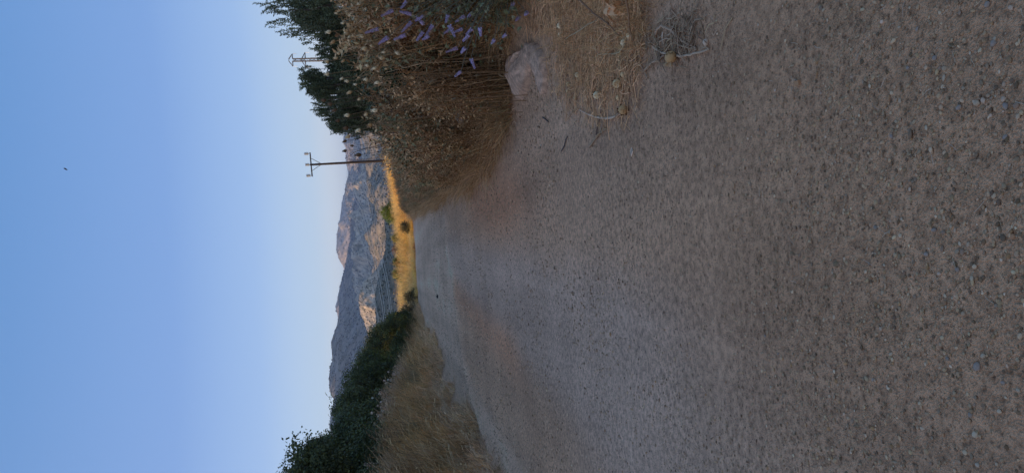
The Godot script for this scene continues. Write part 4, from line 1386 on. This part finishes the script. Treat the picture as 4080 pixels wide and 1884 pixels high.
func litter(heads: Array, head_mats: Array) -> void:
	# straw thrown about on the shoulder: nobody could count it
	var b := Build.new()
	b.tube([Vector3(-0.5, 0, 0), Vector3(-0.1, 0.03, 0.04), Vector3(0.5, 0, 0)], 0.011, 0.008, 4, Color.WHITE, null, false)
	var straw := b.mesh()
	var xf: Array = []
	var cs := PackedColorArray()
	for k in 13000:
		var x := rng.randf_range(430, 1620)
		var y := rng.randf_range(-260, 1260)
		var w := sm(1320, 560, y + 0.3 * absf(x - 1150) + 220 * n_mid.get_noise_2d(x * 0.8, 77)) * sm(620, 900, x + 330 * sm(420, 250, y) + 160 * n_mid.get_noise_2d(y * 0.9, 5)) * sm(1660, 1330, x + 190 * n_mid.get_noise_2d(y * 0.9, 300))
		if rng.randf() > w * (0.75 + 0.6 * n_mid.get_noise_2d(x * 0.8, y * 0.8)): continue
		var p := on_ground(x, y, rng.randf_range(0.003, 0.03))
		var s := rng.randf_range(0.035, 0.15) * (1.8 if rng.randf() < 0.12 else 1.0)
		xf.append(Transform3D(Basis(Vector3.UP, rng.randf() * TAU).rotated(Vector3.RIGHT, rng.randf_range(-0.25, 0.25)).scaled_local(Vector3(s, s * 0.6 + 0.1, 0.26)), p))
		cs.append(jit(Color(0.95, 0.55, 0.27).lerp(Color(0.50, 0.26, 0.12), rng.randf()), 0.35))
	tag(many("straw", straw, M.straw, xf, cs), "mat of broken straw on the near right shoulder", "straw")
	xf = []
	cs = PackedColorArray()
	for k in 460:      # single straws on the track
		var d := 1.4 + 9.0 * pow(rng.randf(), 1.5)
		var x := rng.randf_range(-0.32 * d, minf(0.32 * d, 1.0))
		if rng.randf() > 0.35 + 0.65 * sm(-0.6, 0.8, x): continue
		var s := rng.randf_range(0.012, 0.05)
		xf.append(Transform3D(Basis(Vector3.UP, rng.randf() * TAU).scaled_local(Vector3(s, 0.07, 0.07)), Vector3(x, land(x, -d) + 0.009, -d)))
		cs.append(jit(Color(0.56, 0.45, 0.32), 0.3))
	tag(many("straw", straw, M.straw, xf, cs), "single straws lying about on the open track", "straw")
	# low tangle of dry stems standing over the litter
	xf = []
	cs = PackedColorArray()
	var tf := tuft(710, 22, 1.0, 0.35, 1.3, 0.007)
	for k in 420:
		var x := rng.randf_range(720, 1620)
		var y := rng.randf_range(-280, 760) * (0.6 if x > 1500 else 1.0)
		if rng.randf() > 0.25 + 0.75 * sm(0.0, 0.35, n_mid.get_noise_2d(x * 0.7 + 50, y * 0.7) + 0.25 * sm(400, 0, y)): continue
		xf.append(place(on_ground(x, y, -0.01), rng.randf_range(0.30, 0.5), rng.randf_range(0.12, 0.40), 0.6))
		cs.append(jit(Color(0.92, 0.52, 0.22).lerp(Color(0.52, 0.27, 0.12), rng.randf()), 0.3))
	tag(many("dry_grass", tf, M.grass, xf, cs), "low tangle of dry stems standing in the straw", "grass")
	# fallen stalks
	var grey := Color(0.50, 0.32, 0.195)
	var tan := Color(0.50, 0.35, 0.19)
	stalk("fallen_stalk", "dry stalk bent into an arch, lying at the right edge of the track", "stalk", [[1700, 425], [1712, 340], [1760, 275, 0.02], [1830, 243, 0.03], [1900, 285, 0.02], [1965, 385], [2040, 425], [2100, 455]], 0.011, 0.006, grey)
	stalk("fallen_stalk", "long curved dry stalk closing the loop below the arched one", "stalk", [[1690, 440], [1712, 462], [1770, 495], [1850, 515, 0.01], [1950, 532], [2050, 520, 0.01], [2150, 490], [2220, 465]], 0.010, 0.007, Color(0.60, 0.40, 0.25))
	stalk("fallen_stalk", "short thick dry stalk leading away from the loop of stalks", "stalk", [[1610, 662], [1690, 600, 0.01], [1740, 565], [1802, 520]], 0.009, 0.008, grey)
	stalk("fallen_stalk", "thin curling stalk inside the loop of dry stalks", "stalk", [[1760, 440], [1790, 390, 0.02], [1850, 365, 0.02], [1930, 370]], 0.005, 0.004, grey)
	stalk("fallen_stalk", "straight dry stalk under the arched stalk", "stalk", [[1900, 410], [1980, 440], [2060, 455], [2105, 470]], 0.007, 0.006, Color(0.46, 0.29, 0.165))
	stalk("fallen_stalk", "dry stalk lying highest in the tangle beside the loop", "stalk", [[1830, 230], [1930, 280], [2040, 305], [2065, 330]], 0.008, 0.005, Color(0.48, 0.30, 0.17))
	stalk("forked_twig", "grey forked twig next to the loop of stalks", "twig", [[1430, 500], [1520, 585], [1580, 625], [1640, 745]], 0.007, 0.005, Color(0.50, 0.33, 0.21))
	stalk("curved_stick", "pale bleached curved stick on bare dirt left of the straw", "stick", [[990, 1040], [1060, 1075], [1150, 1110], [1240, 1122], [1310, 1112], [1350, 1095], [1385, 1072]], 0.006, 0.013, Color(0.74, 0.51, 0.33), 0.014)
	stalk("brown_stick", "straight brown stick lying nearest to the middle of the track", "stick", [[1080, 1392], [1130, 1322], [1180, 1262], [1242, 1222]], 0.010, 0.008, Color(0.40, 0.27, 0.16))
	stalk("dark_twig", "dark thin twig running down from the straw to the brown stick", "twig", [[1145, 1275], [1166, 1160], [1192, 1060], [1230, 865]], 0.006, 0.005, Color(0.17, 0.11, 0.075))
	stalk("dark_twig", "short dark bent twig on the track, farthest from the straw", "twig", [[815, 1432], [845, 1375], [852, 1330], [872, 1296]], 0.007, 0.006, Color(0.13, 0.10, 0.085))
	stalk("dark_twig", "dark splinter on the dirt between the rock and the curved stick", "twig", [[635, 1112], [665, 1130], [692, 1156]], 0.008, 0.006, Color(0.10, 0.085, 0.08))
	stalk("tan_stalk", "long tan stalk slanting across the straw towards the rock", "stalk", [[830, 400], [960, 335, 0.05], [1060, 300, 0.07], [1180, 240, 0.09], [1300, 190, 0.1]], 0.006, 0.005, tan)
	stalk("tan_stalk", "bent tan stalk in the middle of the straw", "stalk", [[1130, 550], [1200, 515, 0.02], [1300, 510, 0.02], [1400, 495, 0.02], [1485, 415, 0.04]], 0.006, 0.007, tan)
	stalk("tan_stalk", "reddish dry stem coming into the straw from the right edge", "stalk", [[1630, -40, 0.12], [1590, 130, 0.08], [1545, 270, 0.05], [1520, 440]], 0.009, 0.006, Color(0.34, 0.20, 0.11))
	stalk("tan_stalk", "thin tan stalk at the near side of the straw, pointing at the pale heads", "stalk", [[1060, 720], [1110, 660], [1200, 590], [1300, 520]], 0.004, 0.004, tan)
	stalk("tan_stalk", "dark dry stem standing over the straw at the right edge", "stalk", [[1260, -30, 0.2], [1300, 120, 0.12], [1350, 220, 0.06], [1390, 360]], 0.008, 0.005, Color(0.25, 0.15, 0.09))
	xf = []
	cs = PackedColorArray()
	for k in 3600:      # broken stems that line both edges of the track
		var d := 6.5 + 26.0 * pow(rng.randf(), 1.6)
		var x := road_left(d) + rng.randfn() * 0.22 + 0.05 if k % 2 else road_right(d) + rng.randfn() * 0.20 - 0.06
		if d < 8.3 and x > 0: continue
		var s := rng.randf_range(0.04, 0.16)
		xf.append(Transform3D(Basis(Vector3.UP, rng.randf() * TAU).rotated(Vector3.RIGHT, rng.randf_range(-0.3, 0.3)).scaled_local(Vector3(s, 0.12, 0.45)), Vector3(x, land(x, -d) + 0.012, -d)))
		cs.append(jit(Color(0.85, 0.56, 0.30).lerp(Color(0.42, 0.25, 0.12), rng.randf()), 0.35))
	tag(many("straw", straw, M.straw, xf, cs), "broken stems lining both edges of the track", "straw")
	xf = []
	cs = PackedColorArray()
	for k in 170:      # small twigs in the tangle beside the stalks
		var p := on_ground(1850 + rng.randfn() * 190, 330 + rng.randfn() * 150, rng.randf_range(0.006, 0.03))
		var s := rng.randf_range(0.04, 0.17)
		xf.append(Transform3D(Basis(Vector3.UP, rng.randf() * TAU).rotated(Vector3.RIGHT, rng.randf_range(-0.2, 0.2)).scaled_local(Vector3(s, s, rng.randf_range(0.2, 0.5))), p))
		cs.append(jit(Color(0.50, 0.31, 0.17).lerp(Color(0.25, 0.15, 0.08), rng.randf()), 0.3))
	tag(many("twigs", straw, M.straw, xf, cs), "tangle of small twigs inside the loop of stalks", "twigs")
	# curled dead leaves by the right edge
	for t in [[[1330, 15], [1400, 70], [1485, 140], "broad curled dead leaf, upper one at the right edge of the straw"], [[1395, 40], [1415, 110], [1400, 220], "narrow folded dead leaf pointing into the straw"], [[1450, 20], [1500, 60], [1440, 130], "small curled dead leaf between two larger ones"]]:
		b = Build.new()
		var pts: Array = []
		for k in 7:
			var f := k / 6.0
			var q := Vector2(t[0][0], t[0][1]).lerp(Vector2(t[1][0], t[1][1]), f).lerp(Vector2(t[1][0], t[1][1]).lerp(Vector2(t[2][0], t[2][1]), f), f)
			pts.append(on_ground(q.x, q.y, 0.05 + 0.05 * sin(f * PI)))
		for k in 6:
			var w0: float = 0.034 * sin(PI * (0.08 + 0.9 * k / 6.0))
			var w1: float = 0.034 * sin(PI * (0.08 + 0.9 * (k + 1) / 6.0))
			var ax := ((pts[k + 1] - pts[k]) as Vector3).normalized()
			var sd := ax.cross(Vector3.UP).normalized()
			for e in [-1, 1]:
				b.quad(pts[k], pts[k + 1], pts[k + 1] + (sd * e + Vector3.UP * 0.7) * w1, pts[k] + (sd * e + Vector3.UP * 0.7) * w0, Color(0.80, 0.45, 0.22))
		tag(put("dead_leaf", b.mesh(), M.straw), t[3], "leaf")
	# seed heads that dropped on the ground
	var fallen := [[800, 240, 1, 0.027], [802, 322, 1, 0.024], [1460, 335, 1, 0.026], [1420, 400, 1, 0.026], [985, 705, 1, 0.024], [890, 792, 0, 0.020], [876, 858, 0, 0.017], [1175, 895, 1, 0.030], [1380, 785, 0, 0.032], [1412, 700, 0, 0.022], [1365, 920, 0, 0.021], [955, 925, 0, 0.014]]
	fallen.sort_custom(func(a, b): return a[0] > b[0])
	for t in fallen:
		var h := put("fallen_seed_head", heads[rng.randi() % 4], head_mats[t[2]])
		h.transform = Transform3D(Basis(Vector3.UP, rng.randf() * TAU).rotated(Vector3(1, 0, 0.3).normalized(), rng.randf_range(0.9, 1.9)).scaled_local(Vector3.ONE * t[3]), on_ground(t[0], t[1], t[3] * 0.75 + 0.004))
		var where := "fallen between rock and straw" if t[0] < 830 else "on the straw beside the loop of stalks" if t[0] > 1400 else "on the straw near the curved stick" if t[1] > 840 else "in the middle of the straw"
		tag(h, told_apart("%s thistle head %s" % ["cream" if t[2] == 1 else "straw-coloured", where], ""), "seed head", "fallen pale seed heads")
	var o := put("fallen_seed_head", heads[0], head_mats[2])
	o.transform = Transform3D(Basis(Vector3.RIGHT, 1.4).scaled_local(Vector3.ONE * 0.034), on_ground(1420, 1045, 0.028))
	tag(o, "brown spiky seed head lying at the thick end of the curved stick", "seed head")
	o = put("fallen_seed_head", heads[1], head_mats[2])
	o.transform = Transform3D(Basis(Vector3.BACK, 1.2).scaled_local(Vector3.ONE * 0.034), on_ground(1905, 485, 0.028))
	tag(o, "brown seed head with white down inside the loop of stalks", "seed head")
	# a striped husk, a white shell-like chip, a rust-coloured chip
	b = Build.new()
	for k in 5:
		b.lathe(Vector3((k - 2) * 0.006, 0, 0), Vector3(0, 0.05, 1).normalized(), [[-0.030, 0.001], [-0.015, 0.0042], [0.0, 0.005], [0.015, 0.0042], [0.030, 0.001]], 7, Color(0.90, 0.66, 0.46) if k % 2 == 0 else Color(0.03, 0.03, 0.03))
	o = put("striped_husk", b.mesh(), M.straw)
	o.position = on_ground(1480, 1440, 0.008)
	o.rotation.y = 0.6
	tag(o, "small husk with black and white stripes on the bare dirt", "husk")
	b = Build.new()
	b.tube([Vector3(-0.03, 0, 0), Vector3(-0.01, 0.008, 0.010), Vector3(0.012, 0.008, 0.010), Vector3(0.03, 0, 0)], 0.006, 0.004, 6, Color(0.90, 0.66, 0.46))
	o = put("white_chip", b.mesh(), M.straw)
	o.position = on_ground(1778, 362, 0.006)
	tag(o, "curved white chip under the arch of the bent stalk", "chip")
	o = put("white_stone", blob(91, 1, 0.2).mesh(), tint_mat(Color(0.62, 0.43, 0.28)))
	o.transform = Transform3D(Basis().scaled(Vector3(0.018, 0.014, 0.016)), on_ground(2195, 402, 0.012))
	tag(o, "white stone at the far tip of the curved dry stalk", "stone")
	var uv := Vector2(472 - 330 * 0.25053, 3197 * 0.25098)
	var p := spot(uv.x, uv.y)
	b = Build.new()
	b.box(Vector3.ZERO, Vector3(0.017, 0.009, 0.027), Basis(Vector3.BACK, 0.2), Color(0.47, 0.24, 0.11))
	o = put("rusty_chip", b.mesh(), M.stone)
	o.position = Vector3(p.x, land(p.x, p.z) + 0.009, p.z)
	tag(o, "small orange-brown chip lying on the gravel", "chip")

func birds() -> void:
	for t in [[303.3, 65.6, 55.0, 0.22, "larger dark bird flying high in the blue sky"], [295.4, 170.4, 120.0, 0.16, "tiny far bird below the larger one in the sky"]]:
		var o := thing("bird", t[4], "bird", away(t[0], t[1], t[2]))
		var dark := Color(0.02, 0.02, 0.03)
		var b := Build.new()
		var s: float = t[3]
		b.lathe(Vector3(0, 0, 0), Vector3(0.55, 0.75, 0.2).normalized(), [[-s * 0.62, 0.004], [-s * 0.4, s * 0.12], [-s * 0.05, s * 0.22], [s * 0.3, s * 0.2], [s * 0.5, s * 0.1], [s * 0.62, 0.004]], 9, dark)
		put("body", b.mesh(), M.bark, o)
		for e in [-1, 1]:
			b = Build.new()
			var w := Vector3(0.2 * e, -0.25, 0.9 * e).normalized()
			b.tri(Vector3(s * 0.1, s * 0.25, 0), w * s * 0.9, Vector3(-s * 0.15, -s * 0.2, 0), dark)
			put("wing", b.mesh(), M.bark, o)
